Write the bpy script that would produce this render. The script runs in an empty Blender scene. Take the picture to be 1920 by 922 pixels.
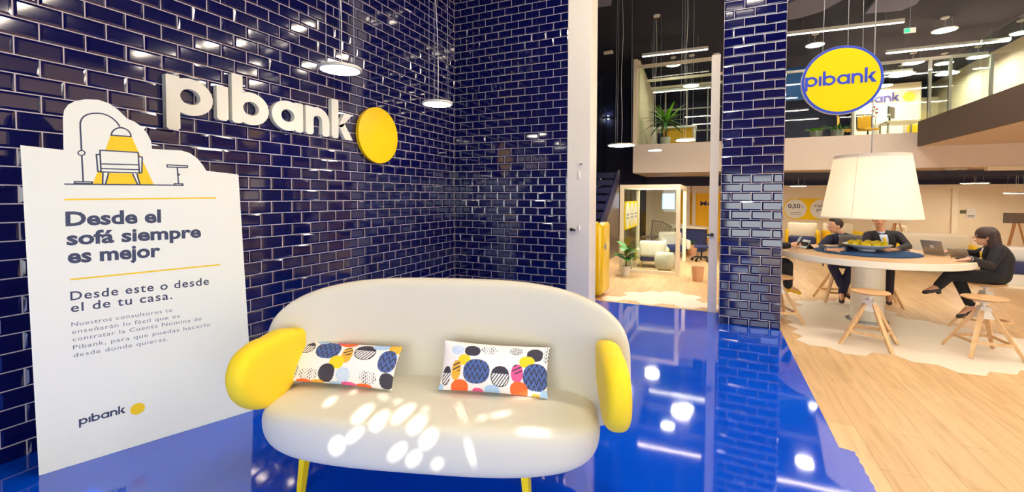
import bpy, bmesh, math, random
from mathutils import Vector, Matrix
random.seed(7)
scn = bpy.context.scene
COL = scn.collection
G = 1.2            # everything below is modelled at 1/G and scaled up to metres at the very end

# ------------------------------------------------------------------ camera
F_PX, CY_PX = 827.28, 394.52
PITCH, YAW, ROLL = .0324, -.4278, .0030
CAM = Vector((3.4203, -5.4956, 1.4369))
_s, _c = math.sin(YAW), math.cos(YAW)
_fr, _rt, _up = Vector((_s, _c, 0)), Vector((_c, -_s, 0)), Vector((0, 0, 1))
FW = _fr*math.cos(PITCH) - _up*math.sin(PITCH)
_u = _up*math.cos(PITCH) + _fr*math.sin(PITCH)
RT = _rt*math.cos(ROLL) + _u*math.sin(ROLL)
UP = _u*math.cos(ROLL) - _rt*math.sin(ROLL)
cd = bpy.data.cameras.new('camera')
cam = bpy.data.objects.new('camera', cd); COL.objects.link(cam)
m = Matrix((RT, UP, -FW)).transposed().to_4x4(); m.translation = CAM*G
cam.matrix_world = m
cd.sensor_width = 36; cd.sensor_fit = 'HORIZONTAL'
cd.lens = F_PX/1920*36
cd.shift_y = (CY_PX-461)/1920
cd.clip_start = .05; cd.clip_end = 200
scn.camera = cam

# ------------------------------------------------------------------ world, sun, window light, exposure
scn.view_settings.view_transform = 'Standard'
scn.view_settings.look = 'None'
scn.view_settings.exposure = 0.12
scn.view_settings.gamma = 1.0
scn.view_settings.use_curve_mapping = False
scn.cycles.use_denoising = True
scn.cycles.max_bounces = 10
scn.cycles.diffuse_bounces = 5
scn.cycles.glossy_bounces = 5
scn.cycles.transmission_bounces = 8
scn.cycles.transparent_max_bounces = 16
scn.cycles.sample_clamp_indirect = 6
scn.cycles.caustics_reflective = False
scn.cycles.caustics_refractive = False
w = bpy.data.worlds.new('street_sky'); scn.world = w; w.use_nodes = True
bg = w.node_tree.nodes['Background']
bg.inputs['Color'].default_value = (.75, .88, 1, 1)
bg.inputs['Strength'].default_value = 1.6
SUN_DIR = Vector((-.28, .78, -.60)).normalized()
sd = bpy.data.lights.new('sun', 'SUN'); sd.energy = 9; sd.angle = .009; sd.color = (1, .95, .88)
sun = bpy.data.objects.new('sun', sd); COL.objects.link(sun)
sun.rotation_euler = SUN_DIR.to_track_quat('-Z', 'Y').to_euler(); sun.location = (3*G, -9*G, 6*G)
def area(name, loc, tgt, sx, sy, power, col, spread=math.pi):
    d = bpy.data.lights.new(name, 'AREA'); d.shape = 'RECTANGLE'; d.size = sx*G; d.size_y = sy*G
    d.energy = power; d.color = col; d.spread = spread
    o = bpy.data.objects.new(name, d); COL.objects.link(o)
    o.location = Vector(loc)*G
    o.rotation_euler = (Vector(tgt)-Vector(loc)).to_track_quat('-Z', 'Y').to_euler()
    return o
FACADE_Y = -7.0
WIN = [(1.55, 3.55), (3.75, 5.75), (5.95, 8.35), (8.55, 11.2)]      # street windows in the wall behind the camera
WIN_Z = (.08, 2.15)
for x0, x1 in WIN:
    area('daylight', ((x0+x1)/2, FACADE_Y+.02, 1.1), ((x0+x1)/2, 0, 1.1), x1-x0-.1, 1.95, 58*(x1-x0)/2, (1, .97, .91))
CEIL = 5.3

# ------------------------------------------------------------------ pixel rays -> points on real planes
def ray(x, y): return FW + RT*((x-960)/F_PX) + UP*((CY_PX-y)/F_PX)
def on(x, y, ax, v):
    d = ray(x, y); return CAM + d*((v-CAM[ax])/d[ax])
def FX(x, y, X): return on(x, y, 0, X)
def FY(x, y, Y): return on(x, y, 1, Y)
def FZ(x, y, Z=0): return on(x, y, 2, Z)

# ------------------------------------------------------------------ materials
def srgb(h):
    if isinstance(h, str):
        h = h.lstrip('#'); c = [int(h[i:i+2], 16)/255 for i in (0, 2, 4)]
    else: c = [v/255 for v in h]
    return tuple(((v+.055)/1.055)**2.4 if v > .04045 else v/12.92 for v in c) + (1,)
MATS = {}
def mat(name, col, rough=.5, metal=0, spec=.5, ior=1.5, coat=0, emit=None, estr=0, noise=.04, nscale=30, bump=0, bscale=200, trans=0, sheen=0, alpha=1, subsurf=0):
    if name in MATS: return MATS[name]
    m = bpy.data.materials.new(name); m.use_nodes = True
    nt = m.node_tree; b = nt.nodes['Principled BSDF']
    c = srgb(col) if not (isinstance(col, tuple) and len(col) == 4) else col
    b.inputs['Base Color'].default_value = c
    b.inputs['Roughness'].default_value = rough
    b.inputs['Metallic'].default_value = metal
    b.inputs['Specular IOR Level'].default_value = spec
    b.inputs['IOR'].default_value = ior
    b.inputs['Coat Weight'].default_value = coat
    b.inputs['Coat Roughness'].default_value = .03
    b.inputs['Transmission Weight'].default_value = trans
    b.inputs['Sheen Weight'].default_value = sheen
    b.inputs['Alpha'].default_value = alpha
    if emit is not None:
        b.inputs['Emission Color'].default_value = srgb(emit); b.inputs['Emission Strength'].default_value = estr
    tc = nt.nodes.new('ShaderNodeTexCoord')
    if noise:
        n = nt.nodes.new('ShaderNodeTexNoise'); n.inputs['Scale'].default_value = nscale; n.inputs['Detail'].default_value = 3
        nt.links.new(tc.outputs['Object'], n.inputs['Vector'])
        mx = nt.nodes.new('ShaderNodeMix'); mx.data_type = 'RGBA'
        mx.inputs[6].default_value = tuple(v*(1-noise) for v in c[:3])+(1,)
        mx.inputs[7].default_value = tuple(min(1, v*(1+noise)) for v in c[:3])+(1,)
        nt.links.new(n.outputs['Fac'], mx.inputs[0]); nt.links.new(mx.outputs[2], b.inputs['Base Color'])
    if bump:
        n2 = nt.nodes.new('ShaderNodeTexNoise'); n2.inputs['Scale'].default_value = bscale; n2.inputs['Detail'].default_value = 2
        nt.links.new(tc.outputs['Object'], n2.inputs['Vector'])
        bp = nt.nodes.new('ShaderNodeBump'); bp.inputs['Strength'].default_value = bump; bp.inputs['Distance'].default_value = .005
        nt.links.new(n2.outputs['Fac'], bp.inputs['Height']); nt.links.new(bp.outputs['Normal'], b.inputs['Normal'])
    MATS[name] = m; return m
def woodmat(name, c1, c2, axis='Z', scale=6, rough=.45):
    if name in MATS: return MATS[name]
    m = mat(name, c1, rough, noise=0); nt = m.node_tree; b = nt.nodes['Principled BSDF']
    tc = nt.nodes.new('ShaderNodeTexCoord'); mp = nt.nodes.new('ShaderNodeMapping')
    sc = {'X': (1, 9, 9), 'Y': (9, 1, 9), 'Z': (9, 9, 1)}[axis]
    mp.inputs['Scale'].default_value = sc
    n = nt.nodes.new('ShaderNodeTexNoise'); n.inputs['Scale'].default_value = scale; n.inputs['Detail'].default_value = 5
    r = nt.nodes.new('ShaderNodeValToRGB'); r.color_ramp.elements[0].color = srgb(c1); r.color_ramp.elements[1].color = srgb(c2)
    r.color_ramp.elements[0].position = .3; r.color_ramp.elements[1].position = .7
    nt.links.new(tc.outputs['Object'], mp.inputs[0]); nt.links.new(mp.outputs[0], n.inputs['Vector'])
    nt.links.new(n.outputs['Fac'], r.inputs[0]); nt.links.new(r.outputs[0], b.inputs['Base Color'])
    return m
def glassmat(name, tint=(.9, .96, .93, 1), refl=.06):
    if name in MATS: return MATS[name]
    m = bpy.data.materials.new(name); m.use_nodes = True; nt = m.node_tree
    for n in list(nt.nodes): nt.nodes.remove(n)
    out = nt.nodes.new('ShaderNodeOutputMaterial'); mix = nt.nodes.new('ShaderNodeMixShader')
    t = nt.nodes.new('ShaderNodeBsdfTransparent'); t.inputs[0].default_value = tint
    g = nt.nodes.new('ShaderNodeBsdfGlossy'); g.inputs['Roughness'].default_value = .02
    lw = nt.nodes.new('ShaderNodeLayerWeight'); lw.inputs['Blend'].default_value = .5
    pw = nt.nodes.new('ShaderNodeMath'); pw.operation = 'POWER'; pw.inputs[1].default_value = 4
    ma = nt.nodes.new('ShaderNodeMath'); ma.operation = 'MULTIPLY_ADD'; ma.inputs[1].default_value = .55; ma.inputs[2].default_value = refl*.5
    nt.links.new(lw.outputs['Facing'], pw.inputs[0]); nt.links.new(pw.outputs[0], ma.inputs[0])
    nt.links.new(ma.outputs[0], mix.inputs[0]); nt.links.new(t.outputs[0], mix.inputs[1]); nt.links.new(g.outputs[0], mix.inputs[2])
    nt.links.new(mix.outputs[0], out.inputs[0]); MATS[name] = m; return m
def emitmat(name, col, strength):
    return mat(name, (255, 255, 255), .5, emit=col, estr=strength, noise=0)

# ------------------------------------------------------------------ mesh builder
class MB:
    def __init__(s): s.v = []; s.f = []; s.mi = []; s.cur = 0
    def add(s, vs, fs):
        o = len(s.v); s.v += [Vector(v) for v in vs]
        for f in fs: s.f.append([o+i for i in f]); s.mi.append(s.cur)
    def box(s, a, b):
        x0, y0, z0 = a; x1, y1, z1 = b
        s.add([(x0,y0,z0),(x1,y0,z0),(x1,y1,z0),(x0,y1,z0),(x0,y0,z1),(x1,y0,z1),(x1,y1,z1),(x0,y1,z1)],
              [(0,3,2,1),(4,5,6,7),(0,1,5,4),(1,2,6,5),(2,3,7,6),(3,0,4,7)])
        return s
    def rbox(s, a, b, r=.01, seg=2, M=None):
        bm = bmesh.new(); bmesh.ops.create_cube(bm, size=1)
        c = [(p+q)/2 for p, q in zip(a, b)]; d = [q-p for p, q in zip(a, b)]
        for v in bm.verts: v.co = Vector((c[0]+v.co.x*d[0], c[1]+v.co.y*d[1], c[2]+v.co.z*d[2]))
        r = min(r, min(abs(x) for x in d)*.49)
        bmesh.ops.bevel(bm, geom=bm.edges[:], offset=r, segments=seg, profile=.5, affect='EDGES')
        s.bm(bm, M); return s
    def bm(s, bm, M=None):
        bm.verts.index_update()
        s.add([(M @ v.co if M else v.co.copy()) for v in bm.verts], [[v.index for v in f.verts] for f in bm.faces]); bm.free()
    def bar(s, p, q, w, h=None, w2=None, up=(0,0,1)):
        h = h or w; p = Vector(p); q = Vector(q); d = (q-p).normalized(); u = Vector(up)
        if abs(d.dot(u)) > .99: u = Vector((1,0,0))
        a = d.cross(u).normalized(); b = a.cross(d).normalized(); k = (w2/w) if w2 else 1
        vs = [p+a*sx*w/2+b*sy*h/2 for sx, sy in ((-1,-1),(1,-1),(1,1),(-1,1))] + [q+a*sx*w*k/2+b*sy*h*k/2 for sx, sy in ((-1,-1),(1,-1),(1,1),(-1,1))]
        s.add(vs, [(3,2,1,0),(4,5,6,7),(0,1,5,4),(1,2,6,5),(2,3,7,6),(3,0,4,7)]); return s
    def cyl(s, p, q, r, r2=None, n=16):
        r2 = r if r2 is None else r2
        p = Vector(p); q = Vector(q); d = (q-p).normalized(); u = Vector((0,0,1)) if abs(d.z) < .99 else Vector((1,0,0))
        a = d.cross(u).normalized(); b = d.cross(a).normalized()
        vs = []
        for c, rr in ((p, r), (q, r2)):
            vs += [c + (a*math.cos(2*math.pi*i/n)+b*math.sin(2*math.pi*i/n))*rr for i in range(n)]
        fs = [(i, (i+1) % n, n+(i+1) % n, n+i) for i in range(n)] + [tuple(range(n-1,-1,-1)), tuple(range(n, 2*n))]
        s.add(vs, fs); return s
    def sph(s, c, r, sc=(1,1,1), M=None, n=2):
        bm = bmesh.new(); bmesh.ops.create_icosphere(bm, subdivisions=n, radius=r)
        T = Matrix.Translation(Vector(c)) @ (M or Matrix()) @ Matrix.Diagonal((*sc, 1))
        s.bm(bm, T); return s
    def lathe(s, prof, c=(0,0,0), n=32, M=None, closed=False):
        vs = []; c = Vector(c)
        for r, z in prof:
            for i in range(n):
                t = 2*math.pi*i/n; v = Vector((r*math.cos(t), r*math.sin(t), z)); vs.append((M @ v if M else v)+c)
        fs = []
        for j in range(len(prof)-1):
            for i in range(n):
                fs.append((j*n+i, j*n+(i+1) % n, (j+1)*n+(i+1) % n, (j+1)*n+i))
        if prof[0][0] > 1e-6: fs.append(tuple(range(n-1,-1,-1)))
        if prof[-1][0] > 1e-6: fs.append(tuple((len(prof)-1)*n+i for i in range(n)))
        s.add(vs, fs); return s
    def tube(s, pts, r, n=10, r2=None):
        pts = [Vector(p) for p in pts]; rs = [r+(r2-r)*i/(len(pts)-1) if r2 is not None else r for i in range(len(pts))]
        vs = []; prev = None
        for i, p in enumerate(pts):
            d = (pts[min(i+1, len(pts)-1)]-pts[max(i-1, 0)]).normalized()
            if prev is None:
                u = Vector((0,0,1)) if abs(d.z) < .9 else Vector((1,0,0)); a = d.cross(u).normalized()
            else: a = (prev - d*prev.dot(d)).normalized()
            prev = a; b = d.cross(a)
            vs += [p+(a*math.cos(2*math.pi*k/n)+b*math.sin(2*math.pi*k/n))*rs[i] for k in range(n)]
        fs = []
        for i in range(len(pts)-1):
            for k in range(n): fs.append((i*n+k, i*n+(k+1) % n, (i+1)*n+(k+1) % n, (i+1)*n+k))
        fs += [tuple(range(n-1,-1,-1)), tuple((len(pts)-1)*n+k for k in range(n))]
        s.add(vs, fs); return s
    def prism(s, poly, d0, d1, fr):
        """poly: 2-D outline; fr(a,b,d)->point; extruded between depths d0 and d1 (ngon caps)"""
        n = len(poly)
        s.add([fr(a, b, d0) for a, b in poly]+[fr(a, b, d1) for a, b in poly],
              [tuple(range(n-1,-1,-1)), tuple(range(n, 2*n))]+[(i, (i+1) % n, n+(i+1) % n, n+i) for i in range(n)]); return s
    def ring(s, c, ro, ri, d0, d1, fr, a0=0, a1=2*math.pi, n=40, sx=1):
        full = abs(a1-a0-2*math.pi) < 1e-6
        N = n if full else n+1; vs = []
        for i in range(N):
            t = a0+(a1-a0)*i/n
            for r, d in ((ro, d0), (ro, d1), (ri, d1), (ri, d0)):
                vs.append(fr(c[0]+r*math.cos(t)*sx, c[1]+r*math.sin(t), d))
        fs = []
        for i in range(n):
            j = (i+1) % N
            for k in range(4): fs.append((4*i+k, 4*i+(k+1) % 4, 4*j+(k+1) % 4, 4*j+k))
        if not full: fs += [(0,1,2,3), (4*n+3, 4*n+2, 4*n+1, 4*n)]
        s.add(vs, fs); return s
    def pill(s, outline, T, p, q, fr, nr=14, nt=72):
        vs = []; fs = []
        rad = [1-(1-i/nr)**2.2 for i in range(1, nr+1)]
        def h(r): return T*max(0, 1-r**p)**(1/q)
        o = [outline(2*math.pi*k/nt) for k in range(nt)]
        vs.append(fr(0, 0, T))
        for r in rad: vs += [fr(a*r, b*r, h(r)) for a, b in o]
        top = len(vs); vs.append(fr(0, 0, -T))
        for r in rad[:-1]: vs += [fr(a*r, b*r, -h(r)) for a, b in o]
        def ti(j, k): return 1+j*nt+k % nt
        def bi(j, k): return (top+1+j*nt+k % nt) if j < nr-1 else ti(j, k)
        for k in range(nt):
            fs.append((0, ti(0,k), ti(0,k+1))); fs.append((top, bi(0,k+1), bi(0,k)))
            for j in range(nr-1):
                fs.append((ti(j,k), ti(j+1,k), ti(j+1,k+1), ti(j,k+1)))
                fs.append((bi(j,k), bi(j,k+1), bi(j+1,k+1), bi(j+1,k)))
        s.add(vs, fs); return s
    def build(s, name, m, parent=None, smooth=None, loc=None):
        """verts are world coords; when parented they are taken relative to the parent's world position/rotation"""
        me = bpy.data.meshes.new(name)
        P = None
        if parent is not None: P = WM[parent.name].inverted()
        elif loc is not None: P = Matrix.Translation(-Vector(loc))
        vs = [(P @ v) if P else v for v in s.v]
        me.from_pydata([tuple(v) for v in vs], [], s.f)
        bm = bmesh.new(); bm.from_mesh(me); bmesh.ops.recalc_face_normals(bm, faces=bm.faces[:]); bm.to_mesh(me); bm.free()
        ms = m if isinstance(m, (list, tuple)) else [m]
        for k in ms: me.materials.append(k)
        if len(ms) > 1:
            for p, i in zip(me.polygons, s.mi): p.material_index = i
        if smooth is not None:
            me.polygons.foreach_set('use_smooth', [True]*len(me.polygons))
            if smooth < 180: me.set_sharp_from_angle(angle=math.radians(smooth))
        o = bpy.data.objects.new(name, me); COL.objects.link(o)
        if parent is not None: o.parent = parent; WM[o.name] = WM[parent.name].copy()
        else:
            if loc is not None: o.location = loc
            WM[o.name] = Matrix.Translation(Vector(loc)) if loc is not None else Matrix()
        return o
WM = {}
def tag(o, label=None, cat=None, group=None, kind=None):
    if label: o['label'] = label
    if cat: o['category'] = cat
    if group: o['group'] = group
    if kind: o['kind'] = kind
    return o
def thing(name, label, cat, loc=(0,0,0), rz=0, group=None):
    o = bpy.data.objects.new(name, None); COL.objects.link(o); o.empty_display_size = .1
    o.location = loc; o.rotation_euler = (0, 0, rz)
    WM[o.name] = Matrix.Translation(Vector(loc)) @ Matrix.Rotation(rz, 4, 'Z')
    return tag(o, label, cat, group)
def struct(o): o['kind'] = 'structure'; return o
def dup(root, loc, rz, label, group=None):
    r = root.copy(); COL.objects.link(r); r.location = loc; r.rotation_euler = (0, 0, rz); r['label'] = label
    WM[r.name] = Matrix.Translation(Vector(loc)) @ Matrix.Rotation(rz, 4, 'Z')
    if group: r['group'] = group
    for ch in list(root.children):
        c = ch.copy(); COL.objects.link(c); c.parent = r; WM[c.name] = WM[r.name].copy()
        for g in ch.children:
            d = g.copy(); COL.objects.link(d); d.parent = c; WM[d.name] = WM[r.name].copy()
    return r
def at_world(o):   # local->world builder frame of a thing
    M = WM[o.name]; return lambda a, b, c: M @ Vector((a, b, c))
def text_mesh(body, bold=0, spacing=1.0):
    """(verts, faces, width) of a line of text, cap height 1, baseline at 0"""
    cu = bpy.data.curves.new('t', 'FONT'); cu.body = body; cu.size = 1; cu.offset = bold; cu.space_character = spacing; cu.resolution_u = 3
    ob = bpy.data.objects.new('t', cu); COL.objects.link(ob)
    dg = bpy.context.evaluated_depsgraph_get(); me = ob.evaluated_get(dg).to_mesh()
    v = [p.co.copy() for p in me.vertices]; f = [list(p.vertices) for p in me.polygons]
    ob.evaluated_get(dg).to_mesh_clear(); bpy.data.objects.remove(ob); bpy.data.curves.remove(cu)
    x0 = min(p.x for p in v); x1 = max(p.x for p in v); cap = .729
    return [((p.x-x0)/(x1-x0), p.y/cap) for p in v], f, (x1-x0)/cap
# ================================================================== THE PLACE
M_GROUT = mat('grout', (196, 184, 180), .8)
M_TILE = mat('cobalt_glaze', (6, 9, 70), .06, ior=1.75, noise=.25, nscale=4)
M_WHITE = mat('white_paint', (236, 230, 220), .5)
M_WARM = mat('warm_wall', (240, 222, 192), .55, noise=.05, nscale=3)
M_NAVY = mat('navy_wall', (22, 28, 66), .6, noise=.1, nscale=3)
M_CEIL = mat('dark_ceiling', (8, 12, 40), .85, noise=.15, nscale=2)
M_RAFT = mat('acoustic_raft', (110, 112, 140), .8)
M_BROWN = mat('brown_cladding', (92, 76, 70), .6, noise=.1)
M_METAL = mat('brushed_steel', (180, 180, 180), .3, metal=1, noise=.02)
M_BLACK = mat('black_plastic', (18, 18, 20), .4)
M_YEL = mat('signal_yellow', (250, 205, 0), .45, noise=.03)
M_CREAM = mat('cream_frame', (246, 232, 206), .45)
M_GLASS = glassmat('clear_glass')

def blue_floor():
    m = mat('blue_resin', (0, 72, 205), .05, ior=2.1, noise=0); nt = m.node_tree; b = nt.nodes['Principled BSDF']
    tc = nt.nodes.new('ShaderNodeTexCoord'); n = nt.nodes.new('ShaderNodeTexNoise'); n.inputs['Scale'].default_value = 1.3; n.inputs['Detail'].default_value = 6
    r = nt.nodes.new('ShaderNodeValToRGB'); r.color_ramp.elements[0].color = srgb((0, 68, 206)); r.color_ramp.elements[1].color = srgb((0, 84, 226))
    nt.links.new(tc.outputs['Object'], n.inputs['Vector']); nt.links.new(n.outputs['Fac'], r.inputs[0]); nt.links.new(r.outputs[0], b.inputs['Base Color'])
    n2 = nt.nodes.new('ShaderNodeTexNoise'); n2.inputs['Scale'].default_value = 2.5
    bp = nt.nodes.new('ShaderNodeBump'); bp.inputs['Strength'].default_value = .03; bp.inputs['Distance'].default_value = .02
    nt.links.new(tc.outputs['Object'], n2.inputs['Vector']); nt.links.new(n2.outputs['Fac'], bp.inputs['Height']); nt.links.new(bp.outputs['Normal'], b.inputs['Normal'])
    return m
def plank_floor():
    m = mat('oak_planks', (226, 190, 145), .38, noise=0); nt = m.node_tree; b = nt.nodes['Principled BSDF']
    tc = nt.nodes.new('ShaderNodeTexCoord'); mp = nt.nodes.new('ShaderNodeMapping'); mp.inputs['Rotation'].default_value = (0, 0, math.pi/2)
    br = nt.nodes.new('ShaderNodeTexBrick'); br.inputs['Scale'].default_value = 1; br.inputs['Brick Width'].default_value = 1.3; br.inputs['Row Height'].default_value = .17
    br.inputs['Mortar Size'].default_value = .0016; br.inputs['Mortar Smooth'].default_value = .3; br.offset = .37
    br.inputs['Color1'].default_value = srgb((222, 188, 142)); br.inputs['Color2'].default_value = srgb((206, 168, 122)); br.inputs['Mortar'].default_value = srgb((170, 128, 86))
    mp2 = nt.nodes.new('ShaderNodeMapping'); mp2.inputs['Scale'].default_value = (14, 1.4, 1)
    n = nt.nodes.new('ShaderNodeTexNoise'); n.inputs['Scale'].default_value = 1.6; n.inputs['Detail'].default_value = 8; n.inputs['Distortion'].default_value = .6
    r = nt.nodes.new('ShaderNodeValToRGB'); r.color_ramp.elements[0].color = (.62, .52, .42, 1); r.color_ramp.elements[1].color = (1, 1, 1, 1); r.color_ramp.elements[0].position = .28; r.color_ramp.elements[1].position = .55
    mx = nt.nodes.new('ShaderNodeMix'); mx.data_type = 'RGBA'; mx.blend_type = 'MULTIPLY'; mx.inputs[0].default_value = .55
    L = nt.links.new
    L(tc.outputs['Object'], mp.inputs[0]); L(mp.outputs[0], br.inputs['Vector']); L(tc.outputs['Object'], mp2.inputs[0]); L(mp2.outputs[0], n.inputs['Vector'])
    L(n.outputs['Fac'], r.inputs[0]); L(br.outputs['Color'], mx.inputs[6]); L(r.outputs[0], mx.inputs[7]); L(mx.outputs[2], b.inputs['Base Color'])
    return m
M_BLUE = blue_floor(); M_OAK = plank_floor()
M_HEX = mat('pale_hexagon_tile', (232, 220, 204), .4, noise=.05, nscale=6)

# ---- floors
XR, YB = 12.5, 14.2                                     # right wall, far end
edge = [(4.10, .5), (4.10, -.03), (4.10, -2.45), (4.17, -2.47), (4.20, FACADE_Y)]
pts = []
for (xa, ya), (xb, yb) in zip(edge, edge[1:]):
    k = max(1, int(math.hypot(xb-xa, yb-ya)/.035))
    for i in range(k):
        t = i/k; j = 0 if (ya > -.1 or i == 0) else random.uniform(-.007, .006)
        pts.append((xa+(xb-xa)*t+j, ya+(yb-ya)*t))
pts.append(edge[-1])
flat = lambda a, b, d: Vector((a, b, d))
struct(MB().prism([(0, .5), (0, FACADE_Y)]+pts[::-1], -.02, .003, flat).build('floor', M_BLUE))
struct(MB().box((-3, FACADE_Y-.2, -.05), (XR, YB, 0)).build('floor', M_OAK))
hx = MB(); R6 = .165
lo = lambda x: -.60-.12*max(0, min(1, (x-4.3)/1)) + (.10 if x > 5.7 else 0)
def hi(x):
    if x < 3.5: return .75+1.0*math.exp(-((x-2.8)/.55)**2)
    if x < 4.2: return 1.0
    return 1.05+1.0*math.exp(-((x-4.95)/.55)**2)-.25*max(0, x-5.6)
for i in range(-2, 46):
    for j in range(-12, 26):
        cx = 1.4+i*R6*1.5; cy = -2+(j+.5*(i % 2))*R6*1.732
        if cx > XR-.3 or cx < 1.2 or (cx < 4.02 and cy < .62) or (cx < 4.27 and cy < .5): continue
        if cx > 8.2: continue
        if lo(cx)+.14 < cy < hi(cx)-.1 and not (abs(cx-6.05) < .1 and -.35 < cy < -.1):
            hx.prism([(cx+R6*math.cos(k*math.pi/3), cy+R6*math.sin(k*math.pi/3)) for k in range(6)], -.001, .0015, flat)
struct(hx.build('floor', M_HEX))

# ---- glazed brick tiles, each a real bevelled tile
def tiles(name, O, U, N, width, z0, z1, par, offs, m=(None, None), cutout=None):
    """O: origin at floor; U: direction along the wall, N: outward normal.  par: parity of rows with an offset joint"""
    U = Vector(U); N = Vector(N); O = Vector(O); t = MB()
    fr = lambda a, z, d: O+U*a+Vector((0, 0, z))+N*d
    g = .0032; bv = .013; dep = .005
    t.cur = 0; t.add([fr(0, z0, 0), fr(width, z0, 0), fr(width, z1, 0), fr(0, z1, 0)], [(0, 1, 2, 3)])
    t.cur = 1
    row = 0; z = -.012
    while z < z1:
        za, zb = max(z0, z)+g, min(z1, z+.1)-g
        if zb-za > .01:
            a = -(.2) + (offs + (.1 if (row+par) % 2 else 0)) % .2
            while a < width:
                aa, ab = max(0, a)+g, min(width, a+.2)-g
                if ab-aa > .012:
                    ba = min(bv, (ab-aa)*.3); bz = min(bv, (zb-za)*.3)
                    tx, tz = random.gauss(0, .0011), random.gauss(0, .0009)
                    vs = []
                    for (p, q) in ((aa, za), (ab, za), (ab, zb), (aa, zb)): vs.append(fr(p, q, .0006))
                    for (p, q, sx, sz) in ((aa+ba, za+bz, -1, -1), (ab-ba, za+bz, 1, -1), (ab-ba, zb-bz, 1, 1), (aa+ba, zb-bz, -1, 1)):
                        vs.append(fr(p, q, dep+tx*sx*.5+tz*sz*.35))
                    t.add(vs, [(4,5,6,7), (0,1,5,4), (1,2,6,5), (2,3,7,6), (3,0,4,7)])
                a += .2
        z += .1; row += 1
    o = t.build(name, [M_GROUT, M_TILE]); return struct(o)
# row index: row 0 is the lowest course; line n of my survey is at z = 4.188-.1n  ->  rows with even n have row = 41-n odd
tiles('wall_left', (0, 0, 0), (0, -1, 0), (1, 0, 0), -FACADE_Y, 0, CEIL, 1, .13)
tiles('wall_back', (0, 0, 0), (1, 0, 0), (0, -1, 0), 1.7, 0, CEIL, 1, .0)
tiles('wall_column', (3.5, 0, 0), (1, 0, 0), (0, -1, 0), .6, 0, CEIL, 1, .0)
tiles('wall_column', (4.1, 0, 0), (0, 1, 0), (1, 0, 0), .1, 0, CEIL, 1, .0)
tiles('wall_column', (3.5, .1, 0), (0, -1, 0), (-1, 0, 0), .1, 0, CEIL, 1, .0)
struct(MB().box((3.502, .002, 0), (4.098, .1, CEIL)).build('wall_column', M_GROUT))
struct(MB().box((-.3, .003, 0), (1.7, .35, CEIL)).build('wall_back', M_WHITE))
struct(MB().box((-.15, FACADE_Y, 0), (-.003, .3, CEIL)).build('wall_left', M_WHITE))
# white pilaster that ends the tiled wall, and the post on the far side of the opening
struct(MB().rbox((1.7, -.012, 0), (2.0, .32, CEIL), .004).build('trim_1', M_WHITE))
struct(MB().rbox((3.375, .48, 0), (3.475, .75, 3.17), .004).build('trim_2', M_WHITE))
# ---- outer shell
struct(MB().box((-3, FACADE_Y-.2, CEIL), (XR+.2, YB+.2, CEIL+.1)).build('ceiling', M_CEIL))
f = MB(); y0, y1 = FACADE_Y-.2, FACADE_Y
f.box((-.15, y0, 0), (WIN[0][0], y1, CEIL)); f.box((WIN[-1][1], y0, 0), (XR+.2, y1, CEIL))
for (a, b), (c, d) in zip(WIN, WIN[1:]): f.box((b, y0, 0), (c, y1, WIN_Z[1]))
f.box((WIN[0][0], y0, 0), (WIN[-1][1], y1, WIN_Z[0]))
GR = (1.9, 4.3, 2.25, 4.0)                                # facade opening for the added, unseen sheet that shapes the sun
f.box((WIN[0][0], y0, WIN_Z[1]), (WIN[-1][1], y1, GR[2])); f.box((WIN[0][0], y0, GR[3]), (WIN[-1][1], y1, CEIL))
f.box((WIN[0][0], y0, GR[2]), (GR[0], y1, GR[3])); f.box((GR[1], y0, GR[2]), (WIN[-1][1], y1, GR[3]))
struct(f.build('wall_front', M_BROWN))
for i, (a, b) in enumerate(WIN):
    wf = MB(); z0, z1 = WIN_Z
    for p, q in (((a, y0+.05, z0), (a+.05, y1, z1)), ((b-.05, y0+.05, z0), (b, y1, z1)), ((a+.05, y0+.05, z1-.05), (b-.05, y1, z1)), ((a+.05, y0+.05, z0), (b-.05, y1, z0+.05))): wf.box(p, q)
    o = struct(wf.build('window_%d' % (i+1), M_BLACK))
    MB().box((a+.05, y0+.09, z0+.05), (b-.05, y0+.1, z1-.05)).build('pane', M_GLASS, o)
struct(MB().box((XR, FACADE_Y-.2, 0), (XR+.2, YB+.2, CEIL)).build('wall_right', M_WARM))
struct(MB().box((-3, YB, 0), (XR+.2, YB+.2, CEIL)).build('wall_far', M_NAVY))
HX = FZ(1137, 168, CEIL).x
struct(MB().box((HX-.15, .35, 0), (HX, YB, CEIL)).build('wall_hall', M_NAVY))
# ================================================================== LOBBY: SOFA
M_FAB = mat('oat_wool', (220, 214, 196), .85, noise=.02, nscale=60, bump=.05, bscale=260, sheen=.15)
M_LEMON = mat('yellow_wool', (252, 216, 20), .75, noise=.02, nscale=50, bump=.05, bscale=260, sheen=.1)
M_LEGY = mat('yellow_lacquer', (250, 216, 0), .3)
def sup(a, b, p):
    return lambda t: (a*math.copysign(abs(math.cos(t))**(2/p), math.cos(t)), b*math.copysign(abs(math.sin(t))**(2/p), math.sin(t)))
SA = math.radians(18.0); SO = Vector((2.150, -3.835, 0))
sofa = thing('sofa', 'oat-coloured two-seat sofa with yellow armrests and yellow legs in front of the blue tiled corner', 'sofa', SO, SA)
W = at_world(sofa)
SC = .045                                               # sofa centre along its own axis
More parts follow.
